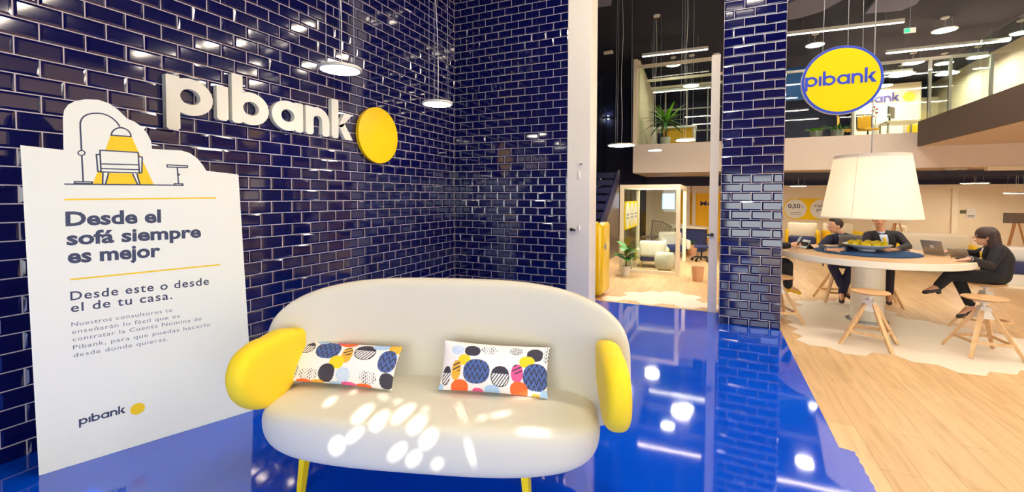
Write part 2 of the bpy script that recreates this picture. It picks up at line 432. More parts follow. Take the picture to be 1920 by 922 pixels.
# backrest: upright pill, wrapping forward at both ends
def back_fr(a, b, d):
    k = max(0, abs(a)/.99)
    return W(SC+.012+a, .52 - .25*k**2.6 + d - .05*(b/.4)*-1*.6, .55+b)
M = MB().pill(sup(.985, .400, 3.4), .055, 9, 2.2, back_fr, nr=18, nt=120)
bk = M.build('backrest', M_FAB, sofa, 180)
pp = []
for k in range(121):
    t = 2*math.pi*k/120; a, b = sup(.985*.998, .400*.998, 3.4)(t); pp.append(back_fr(a, b, .012))
MB().tube(pp, .0045, 6).build('piping', mat('taupe_piping', (205, 190, 172), .8), bk, 180)
# seat: thick slab with a rounded nose and large plan radii
def seat_out(t):
    a, b = sup(.856, .335, 3.6)(t)
    return a, b
def seat_fr(a, b, d):
    z = .285+d
    return W(SC-.018+a*(1+.02*(d/.115)), .245+b - .02*(1-(a/.865)**2), z + .012*math.cos(a*1.6)*(1 if d > 0 else 0))
MB().pill(seat_out, .113, 16, 2.3, seat_fr, nr=18, nt=120).build('seat', M_FAB, sofa, 180)
# armrests: leaf-shaped pads reaching forward from the ends of the backrest
ARM = [(.425, .655), (.28, .705), (.10, .722), (-.02, .713), (-.095, .68), (-.13, .61), (-.115, .515), (-.05, .425), (.05, .365), (.14, .35), (.27, .40), (.41, .47), (.45, .56)]
def arm(sgn, splay):
    ca, cb = .12, .55
    pol = sorted((math.atan2(b-cb, a-ca) % (2*math.pi), math.hypot(a-ca, b-cb)) for a, b in ARM)
    def rad(t):
        t %= 2*math.pi; n = len(pol)
        for i in range(n):
            t0, r0 = pol[i]; t1, r1 = pol[(i+1) % n]; d = (t1-t0) % (2*math.pi); u = (t-t0) % (2*math.pi)
            if u <= d:
                u /= d; rp, rn = pol[i-1][1], pol[(i+2) % n][1]
                return .5*((2*r0)+(r1-rp)*u+(2*rp-5*r0+4*r1-rn)*u*u+(3*r0-rp-3*r1+rn)*u**3)
    def out(t): r = rad(t); return r*math.cos(t), r*math.sin(t)
    def fr(a, b, d):
        s = (.885 if sgn > 0 else -.838) + sgn*splay*(.2-a) + sgn*.05*b*-1 + d
        return W(SC+s, ca+a, cb+b)
    return MB().pill(out, .058, 9, 2.4, fr, nr=14, nt=84)
arm(-1, .05).build('armrest', M_LEMON, sofa, 180)
arm(1, .03).build('armrest', M_LEMON, sofa, 180)
for s in (-.535, .535):
    for t in (-.0, .5):
        p = W(s, t, .19); q = W(s*1.03, t+(-.015 if t < .1 else .05), 0)
        MB().bar(p, q, .036, .036, w2=.028).build('leg', M_LEGY, sofa)

# ------------------------------------------------------------------ cushions with their printed fabric
INK, WHITE, BLUE, YEL, MUS, ORA, PINK, LBL, GREY = [srgb(c)[:3] for c in ((62, 58, 72), (250, 241, 238), (78, 104, 168), (250, 214, 40), (238, 180, 62), (250, 110, 52), (238, 92, 150), (176, 206, 240), (150, 150, 150))]
PAT_R = [('d', .15, .82, .062, .10, LBL), ('s', .29, .82, .075, .11, INK), ('h', .45, .86, .085, .085, INK), ('d', .70, .87, .06, .08, GREY), ('s', .875, .81, .075, .13, INK),
 ('s', .22, .62, .06, .11, YEL), ('l', .15, .40, .045, .20, MUS), ('z', .345, .40, .125, .25, BLUE), ('b', .57, .33, .085, .21, INK), ('l', .725, .42, .055, .18, PINK), ('s', .81, .66, .07, .12, YEL),
 ('z', .895, .37, .115, .27, BLUE), ('b', .06, .28, .04, .19, INK), ('s', .20, .07, .08, .15, ORA), ('s', .37, .0, .05, .07, PINK), ('s', .50, .04, .07, .11, LBL), ('s', .745, .09, .08, .17, ORA), ('s', .90, .0, .05, .06, MUS), ('s', .98, .03, .05, .12, LBL), ('s', .0, .02, .05, .1, LBL), ('h', .985, .82, .03, .16, INK)]
PAT_L = [('b', .13, .79, .09, .15, INK), ('z', .36, .75, .12, .22, BLUE), ('s', .52, .97, .085, .1, ORA), ('l', .555, .66, .05, .2, MUS), ('b', .71, .76, .095, .19, INK), ('s', .83, .95, .075, .1, LBL), ('s', .97, .93, .07, .13, MUS),
 ('z', .925, .60, .075, .26, BLUE), ('s', .48, .46, .07, .16, YEL), ('s', .41, .21, .075, .2, INK), ('d', .565, .18, .065, .17, LBL), ('h', .24, .16, .09, .12, INK), ('h', .79, .18, .075, .14, INK), ('s', .955, .17, .06, .17, INK), ('d', .07, .2, .06, .18, GREY),
 ('l', .05, .68, .03, .18, PINK), ('s', .03, .97, .06, .1, ORA), ('s', .2, .0, .07, .05, ORA), ('s', .33, .0, .06, .05, MUS), ('s', .5, .0, .06, .04, LBL), ('s', .62, .0, .07, .05, PINK), ('s', .76, .0, .07, .05, ORA), ('s', .45, .99, .05, .05, PINK), ('s', .27, .97, .06, .06, LBL)]
def pat(L, u, v, asp=2.1):
    col = WHITE
    for k, cx, cy, rx, ry, c in L:
        du, dv = (u-cx)/rx, (v-cy)/ry; r = (abs(du)**2.3+abs(dv)**2.3)
        if r > 1: continue
        x, y = u*asp, v
        if k == 's': col = c
        elif k == 'z':
            ph = (x/.10) % 1; zz = abs(ph-.5)*2*.14
            col = INK if ((y+zz) % .17) < .062 else c
        elif k == 'b': col = INK if (dv > .25 or r > .82 or ((x*.9-y*.55) % .052) < .021) else WHITE
        elif k == 'l': col = INK if (dv > -.1 and ((y-x*.55) % .085) < .03 and abs(du) < .8) else c
        elif k == 'd': col = c if (math.sin(x*130+math.sin(y*90)*1.5)+math.sin(y*140+math.sin(x*80)*1.7)) > -.25 else WHITE
        elif k == 'h': col = INK if ((x % .036) < .014 and ((y+(.03 if int(x/.036) % 2 else 0)) % .07) < .042) else col
    return col
def fabric_print(name):
    m = mat(name, (255, 255, 255), .85, noise=0, bump=.05, bscale=300); nt = m.node_tree
    a = nt.nodes.new('ShaderNodeVertexColor'); a.layer_name = 'print'
    nt.links.new(a.outputs['Color'], nt.nodes['Principled BSDF'].inputs['Base Color']); return m
M_PRINT = fabric_print('printed_cotton')
def cushion(label, c, right, tilt, yaw, roll, w, h, T, L):
    R = Matrix.Rotation(SA+yaw, 4, 'Z') @ Matrix.Rotation(-tilt, 4, 'X') @ Matrix.Rotation(roll, 4, 'Y')
    nx, nz = 220, 110; vs = []; cols = []
    for side in (-1, 1):
        for j in range(nz+1):
            for i in range(nx+1):
                x, z = -1+2*i/nx, -1+2*j/nz
                th = T*((1-abs(x)**2.6)**.62)*((1-abs(z)**2.6)**.62)
                px = x*(1-.035*(1-z*z))*w/2; pz = z*(1-.07*(1-x*x))*h/2
                vs.append(R @ Vector((px, side*(th+.002), pz))); cols.append(pat(L, (x+1)/2, (z+1)/2))
    n = (nx+1)*(nz+1); fs = []
    for s in (0, 1):
        for j in range(nz):
            for i in range(nx):
                a = s*n+j*(nx+1)+i; fs.append((a, a+1, a+nx+2, a+nx+1) if s == 0 else (a, a+nx+1, a+nx+2, a+1))
    b = [j*(nx+1) for j in range(nz)]
    ring = [i for i in range(nx)]+[nx+j*(nx+1) for j in range(nz)]+[nz*(nx+1)+nx-i for i in range(nx)]+[(nz-j)*(nx+1) for j in range(nz)]
    for i in range(len(ring)): p, q = ring[i], ring[(i+1) % len(ring)]; fs.append((p, p+n, q+n, q))
    me = bpy.data.meshes.new('cushion'); me.from_pydata(vs, [], fs); me.materials.append(M_PRINT)
    at = me.color_attributes.new('print', 'FLOAT_COLOR', 'POINT')
    at.data.foreach_set('color', [k for c_ in cols for k in (*c_, 1)])
    me.polygons.foreach_set('use_smooth', [True]*len(me.polygons))
    o = bpy.data.objects.new('cushion', me); COL.objects.link(o); o.location = c; WM[o.name] = Matrix.Translation(c)
    tag(o, label, 'cushion', 'printed cushions on the sofa'); return o
cushion('patterned oblong cushion leaning beside the left yellow armrest of the sofa', W(-.495, .30, .517), False, math.radians(38), math.radians(-2), math.radians(1), .63, .232, .05, PAT_L)
cushion('patterned oblong cushion on the right half of the sofa, away from the armrest', W(.345, .30, .53), True, math.radians(26), math.radians(0), math.radians(1.5), .575, .253, .052, PAT_R)

# ================================================================== STANDING CARD SIGN
def plane3(p0, p1):                                     # vertical plane through two floor points
    u = Vector((p1.x-p0.x, p1.y-p0.y, 0)).normalized(); return u, Vector((u.y, -u.x, 0))
A0, A1 = FZ(73, 893), FZ(475, 770)
SU, SN = plane3(A0, A1)
def SP(x, y):                                           # pixel -> (along, height) on the sign's face
    d = ray(x, y); t = (A0-CAM).dot(SN)/d.dot(SN); p = CAM+d*t; return ((p-A0).dot(SU), p.z)
def sfr(a, z, d): return A0+SU*a+Vector((0, 0, z))+SN*d
card = thing('advertising_sign', 'tall cream cut-out card standing on the blue floor, with a drawn armchair and Spanish text', 'sign', A0, math.atan2(SU.y, SU.x))
px = [(73, 893), (38, 272), (119, 281), (118, 222), (120, 207), (128, 196), (142, 189), (160, 186), (185, 187), (205, 194), (222, 206), (238, 222), (252, 228), (265, 237), (276, 250), (283, 264), (285, 279), (340, 282), (356, 287), (370, 297), (380, 309), (387, 320), (447, 327), (475, 770)]
poly = [SP(*p) for p in px]
poly[0] = (poly[0][0], .004); poly[-1] = (poly[-1][0], .004)
M_CARD = mat('cream_card', (242, 243, 226), .55, noise=.01)
MB().prism(poly, -.022, 0, sfr).build('panel', M_CARD, card)
M_TXT = mat('slate_print', (58, 66, 92), .6, noise=0); M_TXT2 = mat('grey_print', (112, 116, 128), .6, noise=0); M_PYEL = mat('yellow_print', (246, 206, 10), .5, noise=0)
def sline(name, m, pix, w=.0066, d=.0008, closed=False):
    b = MB(); q = [SP(*p) for p in pix]
    if closed: q.append(q[0])
    for (a, z), (c, e) in zip(q, q[1:]):
        L = math.hypot(c-a, e-z) or 1; nx, nz = -(e-z)/L*w/2, (c-a)/L*w/2
        b.prism([(a+nx, z+nz), (c+nx, e+nz), (c-nx, e-nz), (a-nx, z-nz)], 0, d, sfr)
        b.prism([(c+w/2*math.cos(t*math.pi/4), e+w/2*math.sin(t*math.pi/4)) for t in range(8)], 0, d, sfr)
    return b.build(name, m, card)
def spoly(name, m, pix, d=.0004): return MB().prism([SP(*p) for p in pix], 0, d, sfr).build(name, m, card)
# picture: zoomed crop coordinates (offset 100,170; scale 4.39)
Z = lambda L: [(100+x/4.39, 170+y/4.39) for x, y in L]
spoly('light_cone', M_PYEL, Z([(472, 368), (644, 378), (826, 772), (326, 766)]))
spoly('drawn_armchair', M_CARD, Z([(384, 490), (698, 508), (704, 540), (732, 546), (728, 672), (688, 680), (710, 770), (690, 770), (652, 682), (455, 676), (430, 766), (406, 766), (408, 674), (368, 664), (352, 526), (382, 524)]), .0006)
sline('drawn_armchair', M_TXT, Z([(384, 490), (698, 508), (708, 676), (392, 668)]), closed=True)
sline('drawn_armchair', M_TXT, Z([(384, 524), (354, 526), (366, 662), (392, 670)])); sline('drawn_armchair', M_TXT, Z([(704, 542), (732, 546), (728, 674), (706, 678)]))
sline('drawn_armchair', M_TXT, Z([(392, 602), (704, 610)])); sline('drawn_armchair', M_TXT, Z([(392, 640), (706, 650)]))
sline('drawn_armchair', M_TXT, Z([(408, 674), (406, 766)])); sline('drawn_armchair', M_TXT, Z([(455, 676), (430, 766)]))
sline('drawn_armchair', M_TXT, Z([(652, 682), (694, 772)])); sline('drawn_armchair', M_TXT, Z([(688, 682), (712, 772)]))
arc = [(232, 490), (222, 300), (222, 262), (232, 234), (252, 211), (282, 195), (320, 187), (365, 185), (408, 190), (448, 204), (486, 226), (520, 256), (545, 292)]
sline('drawn_lamp', M_TXT, Z(arc)); sline('drawn_lamp', M_TXT, Z([(234, 532), (246, 748)]))
sline('drawn_lamp', M_TXT, Z([(232+29*math.cos(t*math.pi/8), 512+20*math.sin(t*math.pi/8)) for t in range(16)]), .005, closed=True)
sline('drawn_lamp', M_TXT, Z([(174, 762), (176, 748), (320, 750), (320, 764)]), closed=True)
spoly('drawn_lamp', M_CARD, Z([(476, 366), (484, 340), (500, 322), (525, 308), (556, 304), (590, 312), (618, 330), (634, 352), (640, 378)]), .0006)
sline('drawn_lamp', M_TXT, Z([(476, 366), (484, 340), (500, 322), (525, 308), (556, 304), (590, 312), (618, 330), (634, 352), (640, 378)]), closed=True)
sline('drawn_lamp', M_TXT, Z([(540, 304), (568, 304)]), .008)
sline('drawn_table', M_TXT, Z([(936, 610), (1104, 618), (1104, 632), (936, 628)]), closed=True); sline('drawn_table', M_TXT, Z([(1020, 630), (1030, 764)])); sline('drawn_table', M_TXT, Z([(1018, 690), (1034, 690)]), .012)
sline('drawn_table', M_TXT, Z([(996, 764), (1066, 766), (1066, 780), (996, 776)]), closed=True)
sline('drawn_ground', M_TXT, Z([(90, 768), (1066, 778)]))
sline('yellow_rule', M_PYEL, [(121, 374), (404, 371)], .0085); sline('yellow_rule', M_PYEL, [(131, 524), (412, 496)], .0085)
def stext(body, bl, br, cap, m, bold=0, spacing=1.0):
    a0, z0 = SP(*bl); a1, z1 = SP(*br); W0 = text_mesh(body, bold, spacing)[2]; words = body.split(' ')
    for i, wd in enumerate(words):
        v, f, w = text_mesh(wd, bold, spacing); end = text_mesh(' '.join(words[:i+1]), bold, spacing)[2]; x0 = (end-w)/W0; k = w/W0; b = MB()
        b.add([sfr(a0+(a1-a0)*(x0+k*x), z0+(z1-z0)*(x0+k*x)+cap*y, .0008) for x, y in v], f); b.build('printed_word', m, card)
capH = lambda bl, top: SP(*top)[1]-SP(*bl)[1]
stext('Desde el', (123, 423), (302, 416), capH((123, 423), (122, 396)), M_TXT, .034)
stext('sofá siempre', (125, 459), (377, 444), capH((125, 457), (124, 431)), M_TXT, .034)
stext('es mejor', (127, 493), (301, 480), capH((127, 493), (126, 466)), M_TXT, .034)
stext('Desde este o desde', (132, 563), (392, 533), capH((132, 563), (131, 546)), M_TXT, .012, 1.12)
stext('el de tu casa.', (133, 585), (323, 560), capH((133, 585), (132, 568)), M_TXT, .012, 1.12)
for body, bl, br in (('Nuestros consultores te', (134, 612), (323, 584)), ('enseñarán lo fácil que es', (135, 626), (337, 595)), ('contratar la Cuenta Nómina de', (136, 640), (378, 600)), ('Pibank, para que puedas hacerlo', (137, 655), (394, 611)), ('desde donde quieras.', (138, 670), (315, 638))):
    stext(body, bl, br, .0235, M_TXT2, -.004, 1.1)

# ------------------------------------------------------------------ the bank's word mark, drawn letter by letter (x-height 1)
def letter_shapes(ch, w=.30, sx=1.08):
    """list of ('poly', pts) / ('ring', c, ro, ri) / ('arc', ...) and the advance width"""
    bowl = lambda cx: ('ring', (cx, .5), .5, .5-w*.95, sx)
    bx = .5*sx
    rect = lambda x0, x1, y0, y1: ('poly', [(x0, y0+.06), (x0+.06, y0), (x1-.06, y0), (x1, y0+.06), (x1, y1-.02), (x1-.02, y1), (x0+.02, y1), (x0, y1-.02)])
    if ch == 'p': return [rect(0, w, -.45, 1), bowl(bx)], 2*bx
    if ch == 'i': return [rect(0, w, 0, 1)], w
    if ch == 'b': return [rect(0, w, 0, 1.45), bowl(bx)], 2*bx
    if ch == 'a': return [rect(2*bx-w, 2*bx, 0, 1), bowl(bx)], 2*bx
    if ch == 'n': return [rect(0, w, 0, 1), ('arc', (.475, .53), .475, .475-w), rect(.95-w, .95, 0, .56)], .95
    if ch == 'k': return [rect(0, w, 0, 1.45), ('poly', [(w-.02, .42), (.56, 1), (.93, 1), (.47, .46)]), ('poly', [(.30, .5), (.60, 0), (.96, 0), (.56, .62)])], .96
def letter(ch, fr, x0, d0, d1, w=.30):
    sh, adv = letter_shapes(ch, w); b = MB(); f2 = lambda a, z, d: fr(x0+a, z, d)
    for k in sh:
        if k[0] == 'poly': b.prism(k[1], d0, d1, f2)
        elif k[0] == 'ring': b.ring(k[1], k[2], k[3], d0, d0+(d1-d0)*.985, f2, sx=k[4], n=48)
        elif k[0] == 'arc': b.ring(k[1], k[2], k[3], d0, d0+(d1-d0)*.97, f2, 0, math.pi, n=24)
    return b, adv
def wordmark(fr, d0, d1, m, parent, gap=.1, w=.30):
    x = 0
    for ch in 'pibank':
        b, adv = letter(ch, fr, x, d0, d1, w); b.build('letter', m, parent, 30); x += adv+gap
    return x-gap
WMW = sum(letter_shapes(c)[1] for c in 'pibank')+.5
# small print on the card
a0, z0 = SP(148, 797); a1, z1 = SP(236, 773); un = (a1-a0)/WMW
wordmark(lambda a, z, d: sfr(a0+a*un, z0+(z1-z0)*a/WMW+z*un*1.0, d), .0002, .0010, M_TXT, card, w=.25)
c0, c1 = SP(258, 766); rr = (SP(272, 764)[0]-SP(244, 768)[0])/2
MB().prism([(c0+rr*math.cos(t*math.pi/20), c1+rr*math.sin(t*math.pi/20)) for t in range(40)], 0, .001, sfr).build('yellow_dot', M_PYEL, card)
# ---- raised letters on the left tiled wall
LY0, LY1 = FX(312, 245, .05).y, FX(661, 268, .05).y
xt = FX(312, 138, .05).z; lzb = FX(330, 244, .05).z; un = (LY1-LY0)/WMW; uz = (xt-lzb)/1.45
sgn = thing('wall_lettering', 'large raised white word mark with a yellow disc on the left blue tiled wall', 'sign', (.02, LY0, lzb+.45*uz))
M_LET = mat('white_letter', (226, 224, 212), .45, noise=.01)
lfr = lambda a, z, d: Vector((d, LY0+a*un, lzb+.45*uz+z*uz))
wordmark(lfr, .012, .055, M_LET, sgn)
dc = FX(711, 254, .05); ry = abs(FX(748, 254, .05).y-FX(675, 254, .05).y)/2; rz_ = abs(FX(711, 202, .05).z-FX(711, 306, .05).z)/2
M_DISC = mat('disc_yellow', (252, 204, 0), .4, noise=.01)
MB().prism([(ry*math.cos(t*math.pi/32), rz_*math.sin(t*math.pi/32)) for t in range(64)], .012, .05, lambda a, b, d: Vector((d, dc.y+a, dc.z+b))).build('disc', M_DISC, sgn, 30)

# ================================================================== DISC PENDANTS (lobby and hall)
M_RIM = mat('lamp_rim', (214, 212, 204), .4)
M_WIRE = mat('steel_wire', (170, 178, 190), .4, metal=.6, noise=0)
def pendant(loc, r, label, top=CEIL, strength=24, group=None):
    t = thing('pendant_lamp', label, 'lamp', loc, random.uniform(0, 1), group); P = at_world(t); c = Vector(loc)
    MB().lathe([(r*.9, 0), (r, .003), (r, .018), (r*.97, .024), (r*.3, .03), (0, .03)], c, 40).build('rim', M_RIM, t, 40)
    MB().lathe([(0, -.001), (r*.89, -.001), (r*.89, .002), (0, .002)], c, 40).build('diffuser', emitmat('lamp_diffuser_%d' % strength, (255, 244, 224), strength), t, 40)
    for k in range(3):
        a = k*2.094+.3; p = c+Vector((r*.72*math.cos(a), r*.72*math.sin(a), .025))
        MB().cyl(p, (p.x*.9+c.x*.1, p.y*.9+c.y*.1, top), .0022, n=6).build('suspension_wire', M_WIRE, t)
    pts = [c+Vector((.012*math.sin(i*1.3), .012*math.cos(i*1.1), .03+(top-c.z-.03)*i/8)) for i in range(9)]
    MB().tube(pts, .0035, 6).build('cable', mat('pale_cable', (225, 222, 215), .5), t)
    MB().lathe([(0, top-.03), (.07, top-.03), (.075, top), (0, top)], (c.x, c.y, 0), 24).build('ceiling_rose', M_RIM, t, 40)
    return t
pendant(FX(638, 132, .7), .165, 'round disc pendant before the tiled wall, the one nearest the raised white letters')
pendant(FX(820, 196, .7), .165, 'round disc pendant hanging near the corner of the two tiled walls')
for (x, y, r, lab) in ((1165, 273, .27, 'disc pendant over the stairs, beside the left edge of the white balcony room'), (1285, 263, .17, 'disc pendant in front of the balcony room, lower right of the potted palm'), (1228, 282, .15, 'small disc pendant below the potted palm of the balcony room')):
    pendant(FZ(x, y, 2.43), r, lab, CEIL, 150)
# ================================================================== added unseen sheet, slotted to throw sun patches on the sofa
def screen():
    seatz = .402
    spots = [  # (px centre, length px, width px, slant) on the sofa: seat top, then its front
        (620, 753, 30, 13, -35, 'T'), (664, 735, 14, 8, -25, 'T'), (720, 745, 20, 9, 25, 'T'), (748, 753, 14, 9, 10, 'T'),
        (681, 775, 52, 20, -38, 'T'), (712, 787, 52, 20, -38, 'T'), (757, 775, 56, 20, -38, 'T'), (800, 772, 22, 12, 70, 'T'), (784, 792, 54, 20, -38, 'T'),
        (940, 777, 44, 9, -12, 'T'), (905, 783, 20, 8, -20, 'T'), (985, 745, 60, 7, -8, 'T'), (866, 775, 52, 8, 68, 'T'), (1000, 808, 70, 11, 3, 'T'),
        (640, 838, 36, 26, -60, 'F'), (672, 818, 40, 15, -45, 'F'), (808, 825, 44, 22, -58, 'F'), (752, 850, 44, 18, -45, 'F'), (782, 862, 36, 18, -50, 'F'), (825, 872, 26, 14, -45, 'F'), (885, 850, 60, 9, 75, 'F')]
    holes = []
    for x, y, L, w, ang, s in spots:
        a = math.radians(ang); out = []
        for k in range(14):
            t = 2*math.pi*k/14; u, v = L/2*math.cos(t), w/2*math.sin(t)
            qx, qy = x+u*math.cos(a)-v*math.sin(a), y+u*math.sin(a)+v*math.cos(a)
            if s == 'T': p = FZ(qx, qy, seatz)
            else:
                T = Vector((-math.sin(SA), math.cos(SA), 0)); d = ray(qx, qy); p = CAM+d*((SO-T*.06-CAM).dot(T)/d.dot(T))
            k2 = (FACADE_Y-.1-p.y)/SUN_DIR.y; q = p+SUN_DIR*k2; out.append((q.x, q.z))
        holes.append(out)
    # sheet with the slots cut out
    bm = bmesh.new(); edges = []
    def loop(pts):
        vs = [bm.verts.new((a, 0, b)) for a, b in pts]
        for i in range(len(vs)): edges.append(bm.edges.new((vs[i], vs[(i+1) % len(vs)])))
    loop([(GR[0], GR[2]), (GR[1], GR[2]), (GR[1], GR[3]), (GR[0], GR[3])])
    ok = 0
    for h in holes:
        if all(GR[0]+.03 < a < GR[1]-.03 and GR[2]+.03 < b < GR[3]-.03 for a, b in h): loop(h); ok += 1
    print('sun screen slots', ok, 'of', len(holes), min(a for h in holes for a, b in h), max(a for h in holes for a, b in h), min(b for h in holes for a, b in h), max(b for h in holes for a, b in h))
    bmesh.ops.triangle_fill(bm, use_beauty=True, use_dissolve=False, edges=edges)
    r = bmesh.ops.extrude_face_region(bm, geom=bm.faces[:])
    bmesh.ops.translate(bm, vec=(0, .012, 0), verts=[v for v in r['geom'] if isinstance(v, bmesh.types.BMVert)])
    b = MB(); b.bm(bm, Matrix.Translation((0, FACADE_Y-.106, 0)))
    struct(b.build('window_5', M_BROWN))  # invented light mask, not one of the street windows
screen()

# ================================================================== UPPER FLOOR: slab, glass room, office, bridge
YM = 7.1; ZB, ZT = 2.09, 2.87
M_SLAB = mat('slab_plaster', (232, 218, 208), .6, noise=.02)
struct(MB().box((1.37, YM, ZB), (XR, YB, ZT)).build('trim_3', M_SLAB))
struct(MB().box((1.37, 9.9, 1.78), (XR, 10.0, ZB)).build('wall_under', M_NAVY))
struct(MB().box((2.44, 9.9, 0), (XR, 10.05, 1.78)).build('wall_under', M_WARM))
struct(MB().box((HX, 10.57, 0), (1.37, 10.7, CEIL)).build('wall_hall', M_NAVY))
for i, (a, b) in enumerate([((3.5, 8.0, 1.93), (XR, 8.08, 2.06)), ((3.5, 9.0, 1.9), (XR, 9.1, 2.04)), ((5, 8.5, 1.95), (11, 8.62, 2.0))]):
    MB().box(a, b).build('trim_%d' % (4+i), mat('dark_duct', (44, 44, 70), .5)); 
for o in list(COL.objects):
    if o.name in ('trim_4', 'trim_5', 'trim_6'): struct(o)
struct(MB().box((10.1, 4.0, ZT), (XR, YB, CEIL)).build('wall_upper', M_WARM))
WXA, WXB = FY(1600, 200, 12.9).x-.6, 10.1
struct(MB().box((FY(1597, 200, 12.9).x, 12.9, ZT), (FY(1727, 200, 12.9).x, 13.0, FY(1700, 155, 12.9).z)).build('wall_office', M_WARM))
struct(MB().box((FY(1727, 200, 12.9).x, 13.6, ZT), (10.1, 13.7, 4.75)).build('wall_office', M_WARM))
bl = thing('wall_panel', 'blue painted panel high up behind the tiled column, left of the hanging round sign', 'panel', (FY(1475, 188, 9).x-.4, 9, FY(1475, 188, 9).z))
MB().rbox((FY(1440, 188, 9).x, 9, FY(1475, 188, 9).z), (FY(1532, 188, 9).x, 9.1, FY(1475, 128, 9).z), .01).build('board', mat('azure_panel', (0, 92, 176), .5), bl)
# bridge on the right: brown-sided walkway coming towards the viewer
WX = 7.49
br = thing('walkway', 'raised walkway with a brown side panel and glass balustrade at the upper right', 'walkway', (WX, 3.2, 2.56))
MB().box((WX, .6, 2.56), (WX+.05, YM-.005, 3.10)).build('side_panel', M_BROWN, br)
MB().box((WX+.05, .6, 2.56), (WX+2.4, YM-.005, 2.9)).build('deck', M_SLAB, br)
for a, b in ((.7, 2.4), (2.45, 4.65), (4.7, YM-.02)): MB().box((WX+.012, a, 3.10), (WX+.026, b, 4.12)).build('glass_panel', M_GLASS, br)
struct(MB().box((8.6, 7.0, 2.0), (XR, 7.098, 2.09)).build('trim_7', M_CREAM))
# glass front of the office
og = thing('glass_partition', 'glazed office front with slim posts on the upper floor, above the pale slab', 'partition', (5, YM+.1, ZT))
zr = FY(1700, 112, YM).z
M_ALU = mat('grey_aluminium', (150, 146, 138), .35, metal=.5)
MB().box((4.2, YM+.08, zr-.03), (FY(1858, 90, YM).x, YM+.14, zr+.03)).build('top_rail', M_ALU, og)
px_ = [FY(x, 200, YM+.1).x for x in (1470, 1600, 1742, 1780, 1857)]
for x in px_: MB().box((x-.025, YM+.08, ZT), (x+.025, YM+.14, zr-.03)).build('post', M_ALU, og)
for a, b in zip([4.2]+px_, px_): 
    if b-a > .1: MB().box((a+.026, YM+.105, ZT+.002), (b-.026, YM+.115, zr-.031)).build('pane', M_GLASS, og)
# ---- white balcony room over the opening
bx = thing('balcony_room', 'white-framed glass room jutting out high above the opening, holding a palm', 'room', (1.37, YM, ZT))
M_LIN = mat('lit_linen', (238, 224, 196), .6)
MB().box((1.36, YM-.02, ZT), (1.47, YM+.08, FY(1187, 112, YM).z)).build('post', M_CREAM, bx)
MB().box((3.36, YM-.02, ZT), (3.5, YM+.08, 5.12)).build('post', M_CREAM, bx)
MB().box((1.47, YM-.01, FY(1260, 118, YM).z-.05), (3.36, YM+.05, FY(1260, 118, YM).z+.04)).build('top_beam', M_CREAM, bx)
MB().prism([(YM+.08, ZT), (YM+3.3, ZT), (YM+3.3, 4.95), (YM+.08, 5.2)], 1.46, 1.52, lambda a, b, d: Vector((d, a, b))).build('side_wall', M_LIN, bx)
for i, (yy, dz) in enumerate(((8.2, -.02), (9.3, .0))): MB().box((1.55, yy, 4.86+dz), (4.2, yy+.06, 4.93+dz)).build('cross_beam', M_CREAM, bx)
for x in (1.95, 2.6, 3.2): MB().box((x, 9.6, ZT), (x+.04, 9.64, 5.0)).build('mullion', M_ALU, bx)
for z in (3.5, 4.2): MB().box((1.55, 9.6, z), (4.2, 9.64, z+.04)).build('mullion', M_ALU, bx)
MB().box((1.48, YM+.0, ZT+.002), (3.35, YM+.012, 4.95)).build('pane', M_GLASS, bx)
MB().box((1.55, YM+.1, ZT), (3.4, 9.5, ZT+.004)).build('carpet', mat('grey_carpet', (120, 116, 110), .9), bx)

# ================================================================== CEILING FIXTURES
def strip_lamp(p0, p1, label, w=.05, h=.07, top=CEIL, strength=16, group=None):
    t = thing('strip_lamp', label, 'lamp', p0, 0, group); p0 = Vector(p0); p1 = Vector(p1); d = (p1-p0).normalized()
    MB().bar(p0+Vector((0,0,h/2)), p1+Vector((0,0,h/2)), w, h).build('housing', M_RIM, t)
    MB().bar(p0+d*.01-Vector((0,0,.006)), p1-d*.01-Vector((0,0,.006)), w*.8, .012).build('diffuser', emitmat('strip_diffuser_%d' % strength, (255, 238, 214), strength), t)
    for k in (.15, .85):
        q = p0.lerp(p1, k); MB().cyl(q+Vector((0,0,h)), (q.x, q.y, top), .003, n=6).build('suspension_wire', M_WIRE, t)
ZL = 5.0
strip_lamp(FZ(1475, 66, ZL), FZ(1696, 41, ZL), 'long white strip lamp under the dark ceiling, above the hanging round sign')
strip_lamp(FZ(1204, 106, 4.95), FZ(1328, 92, 4.95), 'long strip lamp along the top of the white balcony room')
strip_lamp((1.7, 8.6, 4.6), (3.3, 8.6, 4.6), 'shorter strip lamp inside the balcony room, behind the palm')
DL = [(1528, 85, .20, 'small disc lamp in the dark ceiling just left above the hanging round sign'),
      (1771, 57, .22, 'disc lamp in the dark ceiling right of the long strip lamp'),
      (1690, 140, .33, 'wide disc lamp just right of the hanging round sign'),
      (1712, 118, .24, 'disc lamp over the office, above the wide disc beside the round sign'),
      (1770, 119, .20, 'disc lamp over the office in line with the middle glass post'),
      (1776, 138, .28, 'lower disc lamp near the middle glass post of the office'),
      (1833, 107, .22, 'disc lamp near the right-hand glass post of the office'),
      (1914, 62, .18, 'disc lamp above the walkway at the right edge'),
      (1657, 161, .25, 'distant disc lamp above the word mark on the office wall')]
for x, y, r, lab in DL:
    p = FZ(x, y, 5.02); 
    pendant(p, r, lab, CEIL, strength=60)
